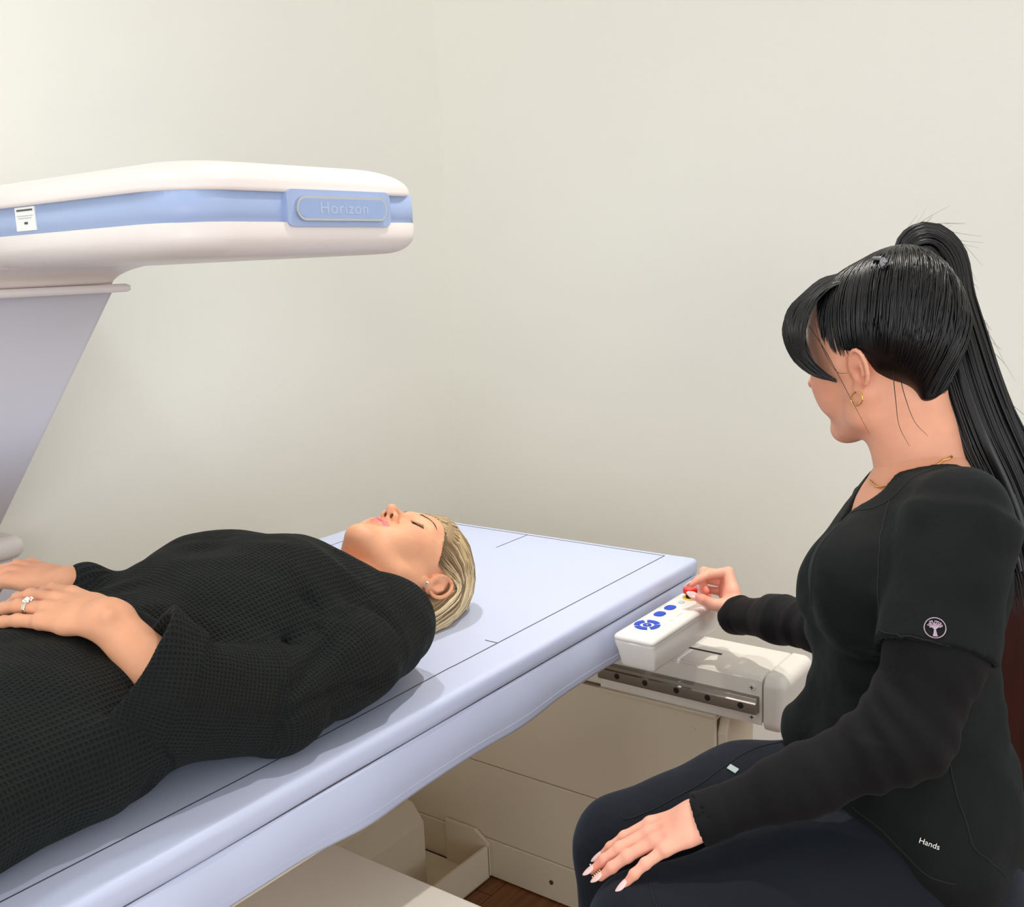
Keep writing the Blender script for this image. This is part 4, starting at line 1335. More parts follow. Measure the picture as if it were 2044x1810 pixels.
# eyebrows, lashes, hair ---------------------------------------------
def surf_local(b, d, c0=(0, 0, 0.01), lift=0.0):
    d = Vector(normed(d)); c0 = Vector(c0)
    hit = b.ray_cast(c0 + d * 0.4, -d)
    if hit[0] is None: return np.array(c0 + d * 0.08)
    return np.array(hit[0]) + np.array(d) * lift
def front_surf(b, x, z, lift=0.0):
    hit = b.ray_cast(Vector((x, 0.3, z)), Vector((0, -1, 0)))
    return np.array(hit[0]) + np.array((0, lift, 0)) if hit[0] is not None else np.array((x, 0.08, z))
def brows(b, toW, mat, parent, seed=1):
    rr = random.Random(seed)
    for s in (-1, 1):
        paths = []; rad = []
        for i in range(110):
            t = rr.random()
            x = 0.0135 + 0.034 * t
            z = 0.0235 + 0.0060 * math.sin(min(t * 1.35, 1.35) * 1.45) - 0.0055 * max(0, t - 0.62) / 0.38 + (rr.random() - 0.5) * 0.0042 * (1 - 0.75 * t)
            p0 = front_surf(b, s * x, z, 0.0004)
            ang = math.radians(62 - 55 * t)
            L = 0.0050
            q1 = front_surf(b, s * (x + L * 0.5 * math.cos(ang)), z + L * 0.5 * math.sin(ang) * (1 - t), 0.0007)
            q2 = front_surf(b, s * (x + L * math.cos(ang * 0.6)), z + L * math.sin(ang) * (1 - t) * 0.8 - 0.001 * t, 0.0004)
            paths.append(toW(np.array([p0, q1, q2]))); rad.append([0.00026, 0.0003, 0.00008])
        V_, F_ = tubes(paths, rad, 3)
        obj('eyebrow', mesh_np('eyebrow', V_, F_), mat, parent)
        lp = []; lr = []
        for i in range(34):
            t = i / 33
            P = smoothpath([(0.0195, 0, 0.0008), (0.0250, 0, -0.0022), (0.0315, 0, -0.0036), (0.0380, 0, -0.0024), (0.0432, 0, 0.0004)], 34)[i]
            p0 = front_surf(b, s * P[0], P[2] + 0.0006, 0.0)
            out = 0.0055 + 0.002 * t
            sx = s * (P[0] - 0.029) * 0.18
            lp.append(toW(np.array([p0, p0 + (sx * 0.5, out * 0.6, -0.0028), p0 + (sx, out, -0.0040 + 0.001)]))); lr.append([0.00036, 0.00028, 0.00006])
        pl = [toW(front_surf(b, s * q[0], q[2] + 0.0004, 0.0002)[None])[0] for q in smoothpath([(0.0195, 0, 0.0008), (0.0250, 0, -0.0022), (0.0315, 0, -0.0036), (0.0380, 0, -0.0024), (0.0432, 0, 0.0004)], 20)]
        lp.append(np.array(pl)); lr.append(np.full(20, 0.00055))
        V_, F_ = tubes(lp, lr, 3)
        obj('eyelashes', mesh_np('eyelashes', V_, F_), MT['lash'], parent)
brows(bv, A2W, MT['brow'], pt)

# blond bob: solid mass plus combed locks
hm = Field((-0.105, -0.125, -0.15), (0.105, 0.105, 0.145), 0.0026)
hm.add(Ell((0, -0.006, 0.042), (0.0815, 0.1000, 0.0900)), 0.01)
for s in (-1, 1):
    hm.add(Loft((s * 0.066, -0.040, 0.02), (s * 0.062, -0.062, -0.100), (0.026, 0.018), (0.022, 0.012), (0, 1, 0)), 0.02)
hm.add(Loft((0, -0.075, 0.02), (0, -0.080, -0.105), (0.070, 0.020), (0.064, 0.012), (1, 0, 0)), 0.02)
hm.sub(Ell((0, 0.100, -0.012), (0.073, 0.090, 0.0960)), 0.006)
for s in (-1, 1):
    hm.sub(Ell((s * 0.082, 0.022, -0.030), (0.030, 0.034, 0.050)), 0.005)
    hm.sub(Ell((s * 0.082, -0.006, 0.000), (0.022, 0.022, 0.032)), 0.005)
hm.sub(Ell((0, 0.030, -0.110), (0.062, 0.085, 0.075)), 0.006)
vm, fm = hm.mesh(2)
cm = np.full((len(vm), 3), 0.30)
bh = bvh_of(np.vstack([vh, vm]), np.vstack([fh, fm + len(vh)]))
paths = []; rads = []; cols = []
rr = random.Random(11)
for s in (-1, 1):
    for i in range(520):
        u = rr.random()
        # start on the hairline (part on top), end at the nape; direction vectors from the head centre
        a = u * 1.0
        st0 = smoothpath([(s * 0.02, 0.86, 0.58), (s * 0.28, 0.82, 0.56), (s * 0.50, 0.75, 0.46), (s * 0.80, 0.57, 0.17), (s * 0.93, 0.36, -0.08)], 101)[int(a * 100)]
        m1_ = smoothpath([(s * 0.30, 0.15, 1.15), (s * 0.62, 0.05, 0.98), (s * 0.88, -0.02, 0.66), (s * 0.97, -0.05, 0.42), (s * 1.02, -0.02, 0.30)], 101)[int(a * 100)]
        m2_ = smoothpath([(s * 0.30, -0.75, 0.80), (s * 0.66, -0.70, 0.55), (s * 0.90, -0.50, 0.22), (s * 1.0, -0.36, 0.08), (s * 1.02, -0.22, 0.02)], 101)[int(a * 100)]
        m3_ = smoothpath([(s * 0.30, -1.00, -0.30), (s * 0.62, -0.92, -0.45), (s * 0.80, -0.75, -0.55), (s * 0.88, -0.52, -0.46), (s * 0.92, -0.38, -0.38)], 101)[int(a * 100)]
        e_ = smoothpath([(s * 0.25, -0.70, -1.05), (s * 0.50, -0.66, -1.05), (s * 0.64, -0.56, -1.0), (s * 0.68, -0.38, -0.95), (s * 0.72, -0.22, -0.92)], 101)[int(a * 100)]
        j = np.array([rr.uniform(-1, 1) for _ in range(3)])
        st0 = st0 - 0.22 * (m1_ - st0)
        ctl = [st0 + j * 0.015, m1_ + j * 0.04, m2_ + j * 0.05, m3_ + j * 0.06, e_ + j * 0.08]
        dirs = smoothpath(ctl, 15)
        lay = rr.random()
        P = np.array([surf_local(bh, d, (0, -0.01, 0.015), 0.0005 + 0.0120 * lay * min(1, t_ * 2.5) * min(1, (1.25 - t_) * 2.5)) for t_, d in zip(np.linspace(0, 1, 15), dirs)])
        W_ = A2W(P); W_[:, 2] = np.maximum(W_[:, 2], 0.7425)
        paths.append(W_)
        r0 = rr.uniform(0.0009, 0.0019)
        rads.append(np.interp(np.linspace(0, 1, 15), [0, 0.1, 0.8, 1], [0.4 * r0, r0, r0, 0.25 * r0]))
        c0 = rr.random() ** 0.8
        dark = rr.random() < 0.30
        base_c = (0.25 + 0.75 * c0) * (0.35 if dark else 1.0)
        cols.append(np.clip(base_c * np.interp(np.linspace(0, 1, 15), [0, 0.12, 0.3, 1], [0.25 + 0.5 * (u < 0.6), 0.6, 1, 0.85]), 0, 1))
V_, F_, C_ = tubes(paths, rads, 4, cols)
VM = A2W(vm); VM[:, 2] = np.maximum(VM[:, 2], 0.7415)
vv, ff, cc = join([(VM, fm, cm), (V_, F_, C_)])
hair = obj('hair', mesh_np('hair', vv, ff, cc), MT['blonde'], pt)
hair['label'] = 'blond bob swept behind the ear'

# ================================================================== the seated technician
tc_ = empty('person', (1.29, 0.33, 0.0), 'seated person in black scrubs with high black ponytail, one hand on the red button', 'person')
SK_B = srgb(228, 164, 134)
BLUSH_B = srgb(216, 128, 106)
HB = np.array((1.3827,0.4170,1.1904))
RV = np.array((0.5925, -0.8056, 0.0)); WV = np.array((0.8056, 0.5925, 0.0)); ZV = np.array((0, 0, 1.0))
def facing(deg, pitch=0.0):
    a = math.radians(deg)
    F = -math.cos(a) * RV + math.sin(a) * WV
    return F * math.cos(pitch) - ZV * math.sin(pitch)
FB = facing(46, 0.17)
RB_ = frame_from(FB, ZV + 0.13 * normed(np.cross(ZV, FB)))
def B2W(P): return (np.asarray(P) * 1.02) @ RB_.T + HB
def W2B(P): return (np.asarray(P) - HB) @ RB_ / 1.02
NB = np.array((1.3698,0.3575,1.0258))           # base of neck
hf = head_field(0.0015, (-0.125, -0.17, -0.24), (0.125, 0.13, 0.13), 0.0, 0.86, -0.004)
nb = W2B(NB)
hf.add(Cone((0, -0.022, -0.060), nb * 0.5 + np.array((0, -0.022, -0.060)) * 0.5, 0.050, 0.0500), 0.022)
hf.add(Cone(nb * 0.5 + np.array((0, -0.022, -0.060)) * 0.5, nb, 0.0500, 0.060), 0.020)
vb, fb_ = hf.mesh(2)
cb_ = face_colors(vb, SK_B, srgb(190, 96, 92), BLUSH_B)
bb = bvh_of(vb, fb_)
headB = (B2W(vb), fb_, cb_)

# torso of scrubs -----------------------------------------------------
FT = facing(9); LT = np.cross(ZV, FT)
def L(p, w, d): return (np.array(p, float), (w, d))
TT = [L((1.3711,0.3511,1.0108), 0.072, 0.056), L((1.3595,0.3556,0.9759), 0.135, 0.086), L((1.3482,0.3589,0.9378), 0.150, 0.098), L((1.3350,0.3627,0.8933), 0.146, 0.108),
      L((1.3227,0.3613,0.8358), 0.134, 0.104), L((1.3082,0.3548,0.7525), 0.130, 0.100), L((1.3005,0.3471,0.6946), 0.146, 0.112), L((1.2894,0.3400,0.6241), 0.172, 0.128), L((1.2821,0.3318,0.5662), 0.180, 0.118)]
def torsoB(f, off, n0=0, n1=None, k=0.03):
    for i in range(n0, (n1 or len(TT)) - 1):
        f.add(Loft(TT[i][0], TT[i + 1][0], TT[i][1], TT[i + 1][1], LT, off), k)
SHL = np.array((1.2457,0.2810,1.0109)); SHR = np.array((1.4880,0.4230,0.9533))
ELL_ = np.array((1.1222,0.3030,0.7687)); WRL = np.array((1.0062,0.4993,0.6820))
ELR = np.array((1.5077,0.5217,0.7542)); WRR = np.array((1.6329,0.7439,0.6958))
SLE = np.array((1.1620,0.2828,0.8750))
BUL = np.array((1.2239,0.3920,0.9189)); BUR = np.array((1.3499,0.4473,0.8742))
sf = Field((0.95, 0.0, 0.50), (1.68, 0.72, 1.10), 0.004)
torsoB(sf, 0.0)
sf.add(Ell(BUL, (0.062, 0.062, 0.066)), 0.05); sf.add(Ell(BUR, (0.062, 0.062, 0.066)), 0.05)
sf.add(Cone(TT[1][0] + LT * 0.06 + ZV * 0.015, SHL + ZV * 0.004, 0.050, 0.060), 0.04)
sf.add(Cone(TT[1][0] - LT * 0.06 + ZV * 0.015, SHR + ZV * 0.004, 0.050, 0.058), 0.04)
# flared lower edge over the lap
sf.add(Loft((1.2995,0.4475,0.7128), (1.2901,0.4856,0.6853), (0.050, 0.045), (0.045, 0.030), WV), 0.03)
sf.add(Loft((1.1966,0.3009,0.6727), (1.1675,0.2549,0.6181), (0.060, 0.050), (0.052, 0.045), WV), 0.04)
sf.add(Loft((1.1817,0.3442,0.6931), (1.1584,0.2726,0.6360), (0.050, 0.040), (0.045, 0.036), WV), 0.04)
# short sleeves
SLV = ((SHL, SLE, (0.061, 0.066), (0.064, 0.069)), (SHR, SHR * 0.6 + ELR * 0.4, (0.060, 0.060), (0.060, 0.060)))
for (a, b, w0, w1) in SLV:
    sf.add(Tub(a, b, w0, w1, WV), 0.022)
def scrub_noise(x, y, z):
    return (0.0055 * noise3(x * 9, y * 9, z * 12) + 0.0030 * noise3(x * 22, y * 22, z * 30 + 7)
            + np.where(z < 0.86, 0.0055, 0.001) * noise3((x - y) * 12, (x + y) * 8 + 3, z * 42))
sf.disp(scrub_noise, 0.02)
for (a, b, w0, w1) in SLV:
    dd = normed(b - a)
    sf.sub(Tub(b - dd * 0.014, b + dd * 0.03, (w1[0] - 0.0105, w1[1] - 0.0105), (w1[0] - 0.0105, w1[1] - 0.0105), WV), 0.002)
# neck opening: round at the back, V in front
sf.sub(Cone(NB - ZV * 0.016, NB + ZV * 0.06, 0.066, 0.075), 0.004)
VM_ = np.array((1.3214,0.3857,1.0175)) + FT * 0.012; VB = np.array((1.2977,0.4164,0.9869)) + FT * 0.016
sf.sub(Cone(NB + FT * 0.005, VM_, 0.054, 0.038), 0.012)
sf.sub(Cone(VM_, VB, 0.038, 0.006), 0.010)
vs_, fs_ = sf.mesh(1)
scrub = obj('scrub_top', mesh_np('scrub_top', vs_, fs_), MT['scrub'], tc_)
bs = bvh_of(vs_, fs_)
CAM = np.array((0, 0, 1.33))
def seam_line(name, b, P, r, parent, mat, n=50, lift=0.0002):
    Q = smoothpath(P, n)
    Q = np.array([on_surface(b, q, lift) for q in Q])
    V_, F_ = tubes([Q], [np.full(len(Q), r)], 5)
    return obj(name, mesh_np(name, V_, F_), mat, parent)

# trousers -------------------------------------------------------------
HL = np.array((1.2059,0.2947,0.5838)); HR = np.array((1.3550,0.3841,0.5840))
KL = np.array((0.9438,0.5352,0.5567)); KR = np.array((1.1066,0.6617,0.5436))
pf = Field((0.70, 0.0, 0.05), (1.60, 0.86, 0.78), 0.0055)
pf.add(Loft((1.2902,0.3368,0.6175), (1.2804,0.3219,0.5274), (0.150, 0.110), (0.185, 0.125), LT), 0.03)
pf.chain([HR, (1.2226,0.5364,0.5854), KR], [0.090, 0.078, 0.066], 0.03)
pf.chain([HL, HL * 0.45 + KL * 0.55, KL], [0.098, 0.085, 0.067], 0.03)
AL = np.array((0.86, 0.50, 0.09)); AR = np.array((1.05, 0.66, 0.09))
pf.add(Cone(KL, KL * 0.35 + AL * 0.65, 0.066, 0.052), 0.02); pf.add(Cone(KL * 0.35 + AL * 0.65, AL, 0.052, 0.048), 0.02)
pf.add(Cone(KR, KR * 0.35 + AR * 0.65, 0.062, 0.050), 0.02); pf.add(Cone(KR * 0.35 + AR * 0.65, AR, 0.050, 0.046), 0.02)
pf.disp(lambda x, y, z: 0.0035 * noise3(x * 8, y * 8, z * 8) + 0.0022 * noise3(x * 20, y * 20, z * 20), 0.02)
vp, fp_ = pf.mesh(1)
pants = obj('scrub_trousers', mesh_np('scrub_trousers', vp, fp_), MT['pants'], tc_)
bp2 = bvh_of(vp, fp_)

# long-sleeved undershirt ------------------------------------------------
uf = Field((0.90, 0.10, 0.56), (1.78, 0.92, 1.06), 0.0036)
uf.add(Cone(SHL, SLE, 0.048, 0.050), 0.01)
uf.add(Loft(SLE, ELL_ + ZV * 0.02, (0.050, 0.052), (0.047, 0.050), WV), 0.02)
uf.add(Loft(ELL_ + ZV * 0.02, ELL_ * 0.5 + WRL * 0.5 + ZV * 0.004, (0.045, 0.046), (0.036, 0.038), ZV), 0.03)
dl = normed(WRL - ELL_)
uf.add(Loft(ELL_ * 0.5 + WRL * 0.5 + ZV * 0.004, WRL - dl * 0.02, (0.036, 0.037), (0.0285, 0.030), ZV), 0.02)
CL0 = WRL - dl * 0.030; CL1 = WRL + dl * 0.004
uf.add(Tub(CL0, CL1, (0.0305, 0.0315), (0.0320, 0.0325), ZV), 0.006)
uf.add(Cone(SHR, ELR, 0.050, 0.043), 0.02)
dr = normed(WRR - ELR)
uf.add(Loft(ELR, ELR * 0.5 + WRR * 0.5, (0.044, 0.044), (0.038, 0.040), ZV), 0.02)
uf.add(Loft(ELR * 0.5 + WRR * 0.5, WRR - dr * 0.02, (0.038, 0.040), (0.032, 0.034), ZV), 0.02)
uf.add(Tub(WRR - dr * 0.030, WRR + dr * 0.003, (0.0345, 0.0350), (0.0345, 0.0345), ZV), 0.006)
def sleeve_noise(x, y, z):
    tL = ((x - ELL_[0]) * dl[0] + (y - ELL_[1]) * dl[1] + (z - ELL_[2]) * dl[2])
    nearel = np.exp(-((x - ELL_[0]) ** 2 + (y - ELL_[1]) ** 2 + (z - ELL_[2]) ** 2) / 0.010)
    lower = ((y > 0.30) & (z < 0.80)) * 1.0
    return (0.0022 * noise3(x * 14, y * 14, z * 14) + 0.0022 * nearel * np.sin(tL * 210 + 7 * noise3(x * 9, y * 9, z * 9)) + 0.003 * nearel * noise3(tL * 60, z * 14, x * 8)
            + 0.0034 * lower * noise3(tL * 45, (z + x) * 10, y * 6) + 0.0016 * noise3((x * dr[0] + y * dr[1]) * 75, z * 10, 2 + 0 * x) * (x > 1.45))
uf.disp(sleeve_noise, 0.02)
uf.sub(Tub(WRL - dl * 0.012, WRL + dl * 0.03, (0.0255, 0.0262), (0.0255, 0.0262), ZV), 0.002)
uf.sub(Tub(WRR - dr * 0.012, WRR + dr * 0.03, (0.0285, 0.0285), (0.0285, 0.0285), ZV), 0.002)
vu, fu = uf.mesh(1)
obj('undershirt', mesh_np('undershirt', vu, fu), MT['jersey'], tc_)['label'] = 'tight long black sleeves under the scrub top'

# hands ----------------------------------------------------------------
KLK = np.array((0.9804,0.5336,0.6648))
h3 = arm_field(np.minimum(KLK, WRL) - 0.125, np.maximum(KLK, WRL) + 0.115, 0.0016)
D3 = normed(KLK - WRL + dl * 0.008)
N3 = np.array((-0.13, -0.06, 0.98))
tipsL = hand_prims(h3, WRL - dl * 0.016, D3, N3, (0.35, 0.6, 0.3), [(0.16, 0.18, 0.10), (0.13, 0.17, 0.10), (0.12, 0.16, 0.10), (0.10, 0.18, 0.12)],
                   spread=(0.06, 0.0, -0.02, -0.22), thumb=[(0.018, 0.012, -0.006), (0.040, 0.042, -0.016), (0.052, 0.070, -0.026), (0.056, 0.090, -0.034)], sc=0.88)
h3.add(Cone(WRL - dl * 0.06, WRL + dl * 0.004, 0.0265, 0.0235), 0.012)
vl, fl_ = h3.mesh(2)
KRK = np.array((1.6608,0.7663,0.7346))
h4 = arm_field(np.minimum(KRK, WRR) - 0.12, np.maximum(KRK, WRR) + 0.12, 0.0016)
WR4 = WRR - dr * 0.016 - ZV * 0.001
D4 = normed(KRK - WR4)
N4 = RV * 0.93 + WV * 0.30 + ZV * 0.1
BT = np.array((1.652, 0.836, 0.722))
def loc4(p):
    Dn = normed(D4); Nn = normed(N4 - (N4 @ Dn) * Dn); Tn = np.cross(Dn, Nn)
    if Tn @ (-WV) < 0: Tn = -Tn
    q = (np.asarray(p) - WR4) / 0.93
    return (q @ Tn, q @ Dn, q @ Nn)
tipsR = hand_prims(h4, WR4, D4, N4, -WV, [(1.62, 0.36, 0.12), (1.25, 1.45, 0.6), (1.25, 1.5, 0.7), (1.25, 1.5, 0.7)],
                   spread=(0.03, 0.0, -0.04, -0.10), thumb=[(0.014, 0.012, -0.004), loc4((1.6115,0.7704,0.7164)), loc4((1.6014,0.7869,0.7259)), loc4((1.5947,0.8031,0.7326))], sc=0.93)
h4.add(Cone(WRR - dr * 0.05, WRR, 0.027, 0.024), 0.012)
vr, fr = h4.mesh(2)
SKH_B = srgb(234, 172, 148)
cl_ = hand_col(vl, SKH_B, srgb(226, 132, 110), [(t[0], 0.026) for t in tipsL[:4]] + [(KLK, 0.03)])
cr_ = hand_col(vr, SKH_B, srgb(228, 120, 100), [(t[0], 0.03) for t in tipsR] + [(KRK, 0.02)])
# trunk, arms and legs beneath the clothes
bf2 = Field((0.80, 0.05, 0.06), (1.72, 0.86, 1.10), 0.008)
torsoB(bf2, -0.016, 1)
bf2.add(Cone(NB, TT[1][0], 0.058, 0.075), 0.03)
bf2.add(Loft(NB - ZV * 0.005, (1.3561,0.3583,0.9697), (0.058, 0.050), (0.115, 0.072), LT), 0.03)
bf2.add(Loft((1.3561,0.3583,0.9697), (1.3429,0.3642,0.9317), (0.115, 0.072), (0.125, 0.080), LT), 0.03)
bf2.add(Cone(TT[1][0], SHL, 0.050, 0.042), 0.03); bf2.add(Cone(TT[1][0], SHR, 0.050, 0.042), 0.03)
bf2.add(Cone(SHL, ELL_ + ZV * 0.02, 0.042, 0.036), 0.02); bf2.add(Cone(ELL_ + ZV * 0.02, WRL - dl * 0.05, 0.034, 0.024), 0.02)
bf2.add(Cone(SHR, ELR, 0.042, 0.036), 0.02); bf2.add(Cone(ELR, WRR - dr * 0.04, 0.034, 0.025), 0.02)
bf2.chain([HR, KR, AR], [0.075, 0.050, 0.036], 0.02); bf2.chain([HL, KL, AL], [0.080, 0.055, 0.036], 0.02)
vt, ft_ = bf2.mesh(1)
ct = np.tile(np.array(SK_B[:3]), (len(vt), 1))
skin_parts_object('body', [headB, (vl, fl_, cl_), (vr, fr, cr_), (vt, ft_, ct)], MT['skin_b'], tc_)
for i, t in enumerate(tipsL[:4]):
    nail(t, 0.0105, 0.0050, MT['nail'], tc_, out=0.0025)
for i, t in enumerate(tipsR[:1]):
    nail(t, 0.0100, 0.0052, MT['nail'], tc_, out=0.002)
nail(tipsR[4], 0.0120, 0.0066, MT['nail'], tc_, out=0.000, normal=-WV * 0.9 + ZV * 0.5)
for A_ in (AL, AR):
    ff_ = Field(A_ - (0.16, 0.10, 0.09), A_ + (0.10, 0.26, 0.06), 0.005)
    fd_ = normed((-0.55, 0.80, 0))
    ff_.add(Cone(A_ + (0, 0, -0.045), A_ + fd_ * 0.12 + (0, 0, -0.058), 0.042, 0.032), 0.02)
    ff_.add(Cone(A_ + (0, 0, 0.02), A_ + (0, 0, -0.05), 0.038, 0.040), 0.02)
    ff_.sub(Half((0, 0, 0.001), (0, 0, 1), A_ - (0.16, 0.10, 0.095), (A_[0] + 0.1, A_[1] + 0.26, 0.001)), 0.001)
    v_, f_ = ff_.mesh(1)
    obj('shoe', mesh_np('shoe', v_, f_), MT['vinyl_black'], tc_)
brows(bb, B2W, MT['lash'], tc_, 5)

# V-neck band, placket, seams ---------------------------------------------
def band_on(name, b, P, w, parent, mat, n=60, lift=0.0012):
    Q = smoothpath(P, n)
    Q = np.array([on_surface(b, q, lift) for q in Q])
    T = np.gradient(Q, axis=0)
    N_ = np.array([np.array(b.find_nearest(Vector(q))[1]) for q in Q])
    S_ = np.cross(T, N_); S_ /= np.linalg.norm(S_, axis=1)[:, None] + 1e-9
    rows = [np.array([on_surface(b, q, lift * (1 if abs(o) < w * .49 else 0.2)) for q in Q + S_ * o]) for o in (-w / 2, -w * 0.45, -w * 0.15, w * 0.15, w * 0.45, w / 2)]
    V = np.vstack(rows)
    F = np.array([[r * n + i, r * n + i + 1, (r + 1) * n + i + 1, (r + 1) * n + i] for r in range(len(rows) - 1) for i in range(n - 1)])
    return obj(name, mesh_np(name, V, F), mat, parent)
seam_line('yoke_seam', bs, [(1.2959,0.3094,1.0723), (1.2823,0.3035,1.0495), (1.2551,0.3001,1.0309)], 0.0009, scrub, MT['seam'])
seam_line('shoulder_seam', bs, [(1.2849,0.3008,1.0523), (1.2742,0.2827,1.0573), (1.2750,0.2635,1.0535), (1.2965,0.2497,1.0470)], 0.0009, scrub, MT['seam'])
seam_line('neckline_seam', bs, [(1.3045,0.3111,1.0600), (1.2766,0.3286,1.0513), (1.2556,0.3516,1.0346), (1.2535,0.3803,1.0087), (1.2683,0.4056,0.9896)], 0.0008, scrub, MT['seam'])
seam_line('placket_seam', bs, [(1.2683,0.4056,0.9896), (1.2361,0.4122,0.9815), (1.2096,0.4232,0.9578), (1.1945,0.4342,0.9282), (1.1926,0.4432,0.8937)], 0.0010, scrub, MT['seam'])
seam_line('side_seam', bs, [(1.1852,0.2722,0.7499), (1.1711,0.2650,0.7206), (1.1568,0.2546,0.6805), (1.1496,0.2384,0.6520), (1.1703,0.2177,0.6199)], 0.0010, scrub, MT['seam'])
seam_line('hem_seam', bs, [(1.1235,0.3669,0.6798), (1.0989,0.3297,0.6730), (1.0950,0.2946,0.6524), (1.0986,0.2680,0.6369), (1.1158,0.2429,0.6302)], 0.0010, scrub, MT['seam'])
seam_line('sleeve_hem_seam', bs, [(1.1343,0.3368,0.9023), (1.0984,0.3030,0.9122), (1.1098,0.2695,0.9081), (1.1387,0.2455,0.9009), (1.1837,0.2323,0.8884)], 0.0008, scrub, MT['seam'])
seam_line('armhole_seam', bs, [(1.2620,0.3528,1.0112), (1.2261,0.3594,0.9875), (1.1957,0.3571,0.9584), (1.1692,0.3481,0.9245), (1.1537,0.3419,0.8927)], 0.0009, scrub, MT['seam'])
seam_line('thigh_seam', bp2, [(1.2705,0.5063,0.6674), (1.1732,0.5503,0.6632), (1.0997,0.5933,0.6487), (1.0551,0.6312,0.6338), (1.0761,0.6534,0.6314)], 0.0009, pants, MT['seam'])
seam_line('knee_seam', bp2, [(0.9395,0.5303,0.6313), (0.9161,0.5122,0.6363), (0.9014,0.4956,0.6292), (0.9016,0.4886,0.6074)], 0.0009, pants, MT['seam'])
# printed word on the pocket, tag on the trousers, round tree emblem on the sleeve
def surf_frame(b, p, up):
    h = b.find_nearest(Vector(p))
    n = np.array(h[1]); c = np.array(h[0])
    up = np.asarray(up, float); up = normed(up - (up @ n) * n)
    r = np.cross(up, n)
    return c, r, up, n
def frame_mat(c, r, u, n, lift=0.001):
    c = c + n * lift
    return Matrix(((r[0], u[0], n[0], c[0]), (r[1], u[1], n[1], c[1]), (r[2], u[2], n[2], c[2]), (0, 0, 0, 1)))
c, r, u, n = surf_frame(bs, (1.0866,0.2630,0.6784), (-0.05, 0.0, 1))
M_ = frame_mat(c, r, u, n, 0.0022) @ Matrix.Rotation(math.radians(-14), 4, 'Z')
text_mesh('pocket_lettering', 'Hands', 0.0088, M_, MT['sclera'], scrub)
c, r, u, n = surf_frame(bp2, (1.1570,0.5334,0.7030), RV * 0.25 + ZV)
tg = rbox('fabric_tag', (-0.0072, -0.0042, -0.0006), (0.0072, 0.0042, 0.0008), MT['label'], pants, 0.0003, 1)
tg.data.transform(frame_mat(c, r, u, n, 0.0012))
c, r, u, n = surf_frame(bs, (1.0944,0.2656,0.9385), (0, 0, 1))
def emblem(parent):
    S = 0.0110
    items = []
    paths = [[(math.cos(a), math.sin(a)) for a in np.linspace(0, 2 * math.pi, 41)]]
    rad = [[0.055] * 41]
    paths.append([(-0.10, -0.88), (-0.06, -0.55), (-0.02, -0.2), (0, 0.15)]); rad.append([0.16, 0.11, 0.10, 0.06])
    paths.append([(0.12, -0.88), (0.07, -0.55), (0.02, -0.2), (0, 0.15)]); rad.append([0.14, 0.10, 0.08, 0.06])
    rr = random.Random(2)
    for k in range(9):
        a = math.radians(8 + k * 20.5)
        e = (0.66 * math.cos(a), 0.18 + 0.55 * math.sin(a))
        paths.append([(0, -0.15), (0.45 * e[0], -0.02 + 0.35 * e[1]), e]); rad.append([0.06, 0.05, 0.035])
    for k in range(46):
        a = rr.uniform(0, math.pi * 2); q = math.sqrt(rr.random())
        x, y = 0.68 * q * math.cos(a), 0.30 + 0.42 * q * math.sin(a)
        if x * x + y * y > 0.72: continue
        paths.append([(x - 0.06, y), (x + 0.06, y + rr.uniform(-0.05, 0.05))]); rad.append([0.05, 0.045])
    P3 = []; R3 = []
    for P, R_ in zip(paths, rad):
        P3.append(np.array([on_surface(bs, c + r * (x * S) + u * (y * S), 0.0006) for x, y in P])); R3.append(np.array(R_) * S)
    V_, F_ = tubes(P3, R3, 5)
    o = obj('tree_emblem', mesh_np('tree_emblem', V_, F_), MT['logo'], parent)
    return o
emblem(scrub)

# jewellery -----------------------------------------------------------------
bskin = bvh_of(np.vstack([headB[0], vt]), np.vstack([fb_, ft_ + len(headB[0])]))
def neck_chain(P, name, r, mat):
    Q = smoothpath(P, 90)
    Q = np.array([on_surface(bskin, q, 0.0020) for q in Q])
    V_, F_ = tubes([Q], [np.full(len(Q), r)], 6)
    return obj(name, mesh_np(name, V_, F_), mat, tc_)
neck_chain([(1.4169,0.2940,1.0519), (1.3607,0.3060,1.0674), (1.3131,0.3214,1.0757), (1.2873,0.3380,1.0727), (1.2766,0.3496,1.0637), (1.2779,0.3609,1.0512), (1.2872,0.3778,1.0363), (1.2997,0.3926,1.0285), (1.3262,0.4085,1.0295)], 'necklace', 0.0014, MT['gold'])
lobe = B2W([(0.0790, 0.003, -0.033)])[0]
hoop = []
ax1 = FB * 0.85 + LT * 0.15
for a in np.linspace(0.25, 2 * math.pi - 0.2, 40):
    hoop.append(lobe + np.array((0, 0, -0.0065)) + normed(FB - LT * 0.25) * math.sin(a) * 0.0088 + ZV * math.cos(a) * 0.0088)
tube_obj('earring', hoop, 0.0009, MT['gold'], tc_, 60, 8)
# small gems on nails
gemstone('nail_gem', tipsL[1][0] + tipsL[1][2] * 0.008 - tipsL[1][1] * 0.004, tipsL[1][2], 0.0012, MT['gem'], tc_)
for k in range(5):
    gemstone('nail_gem', tipsL[2][0] + tipsL[2][2] * 0.0078 + tipsL[2][1] * (-0.006 + 0.003 * k), tipsL[2][2], 0.0010, MT['gold'], tc_)

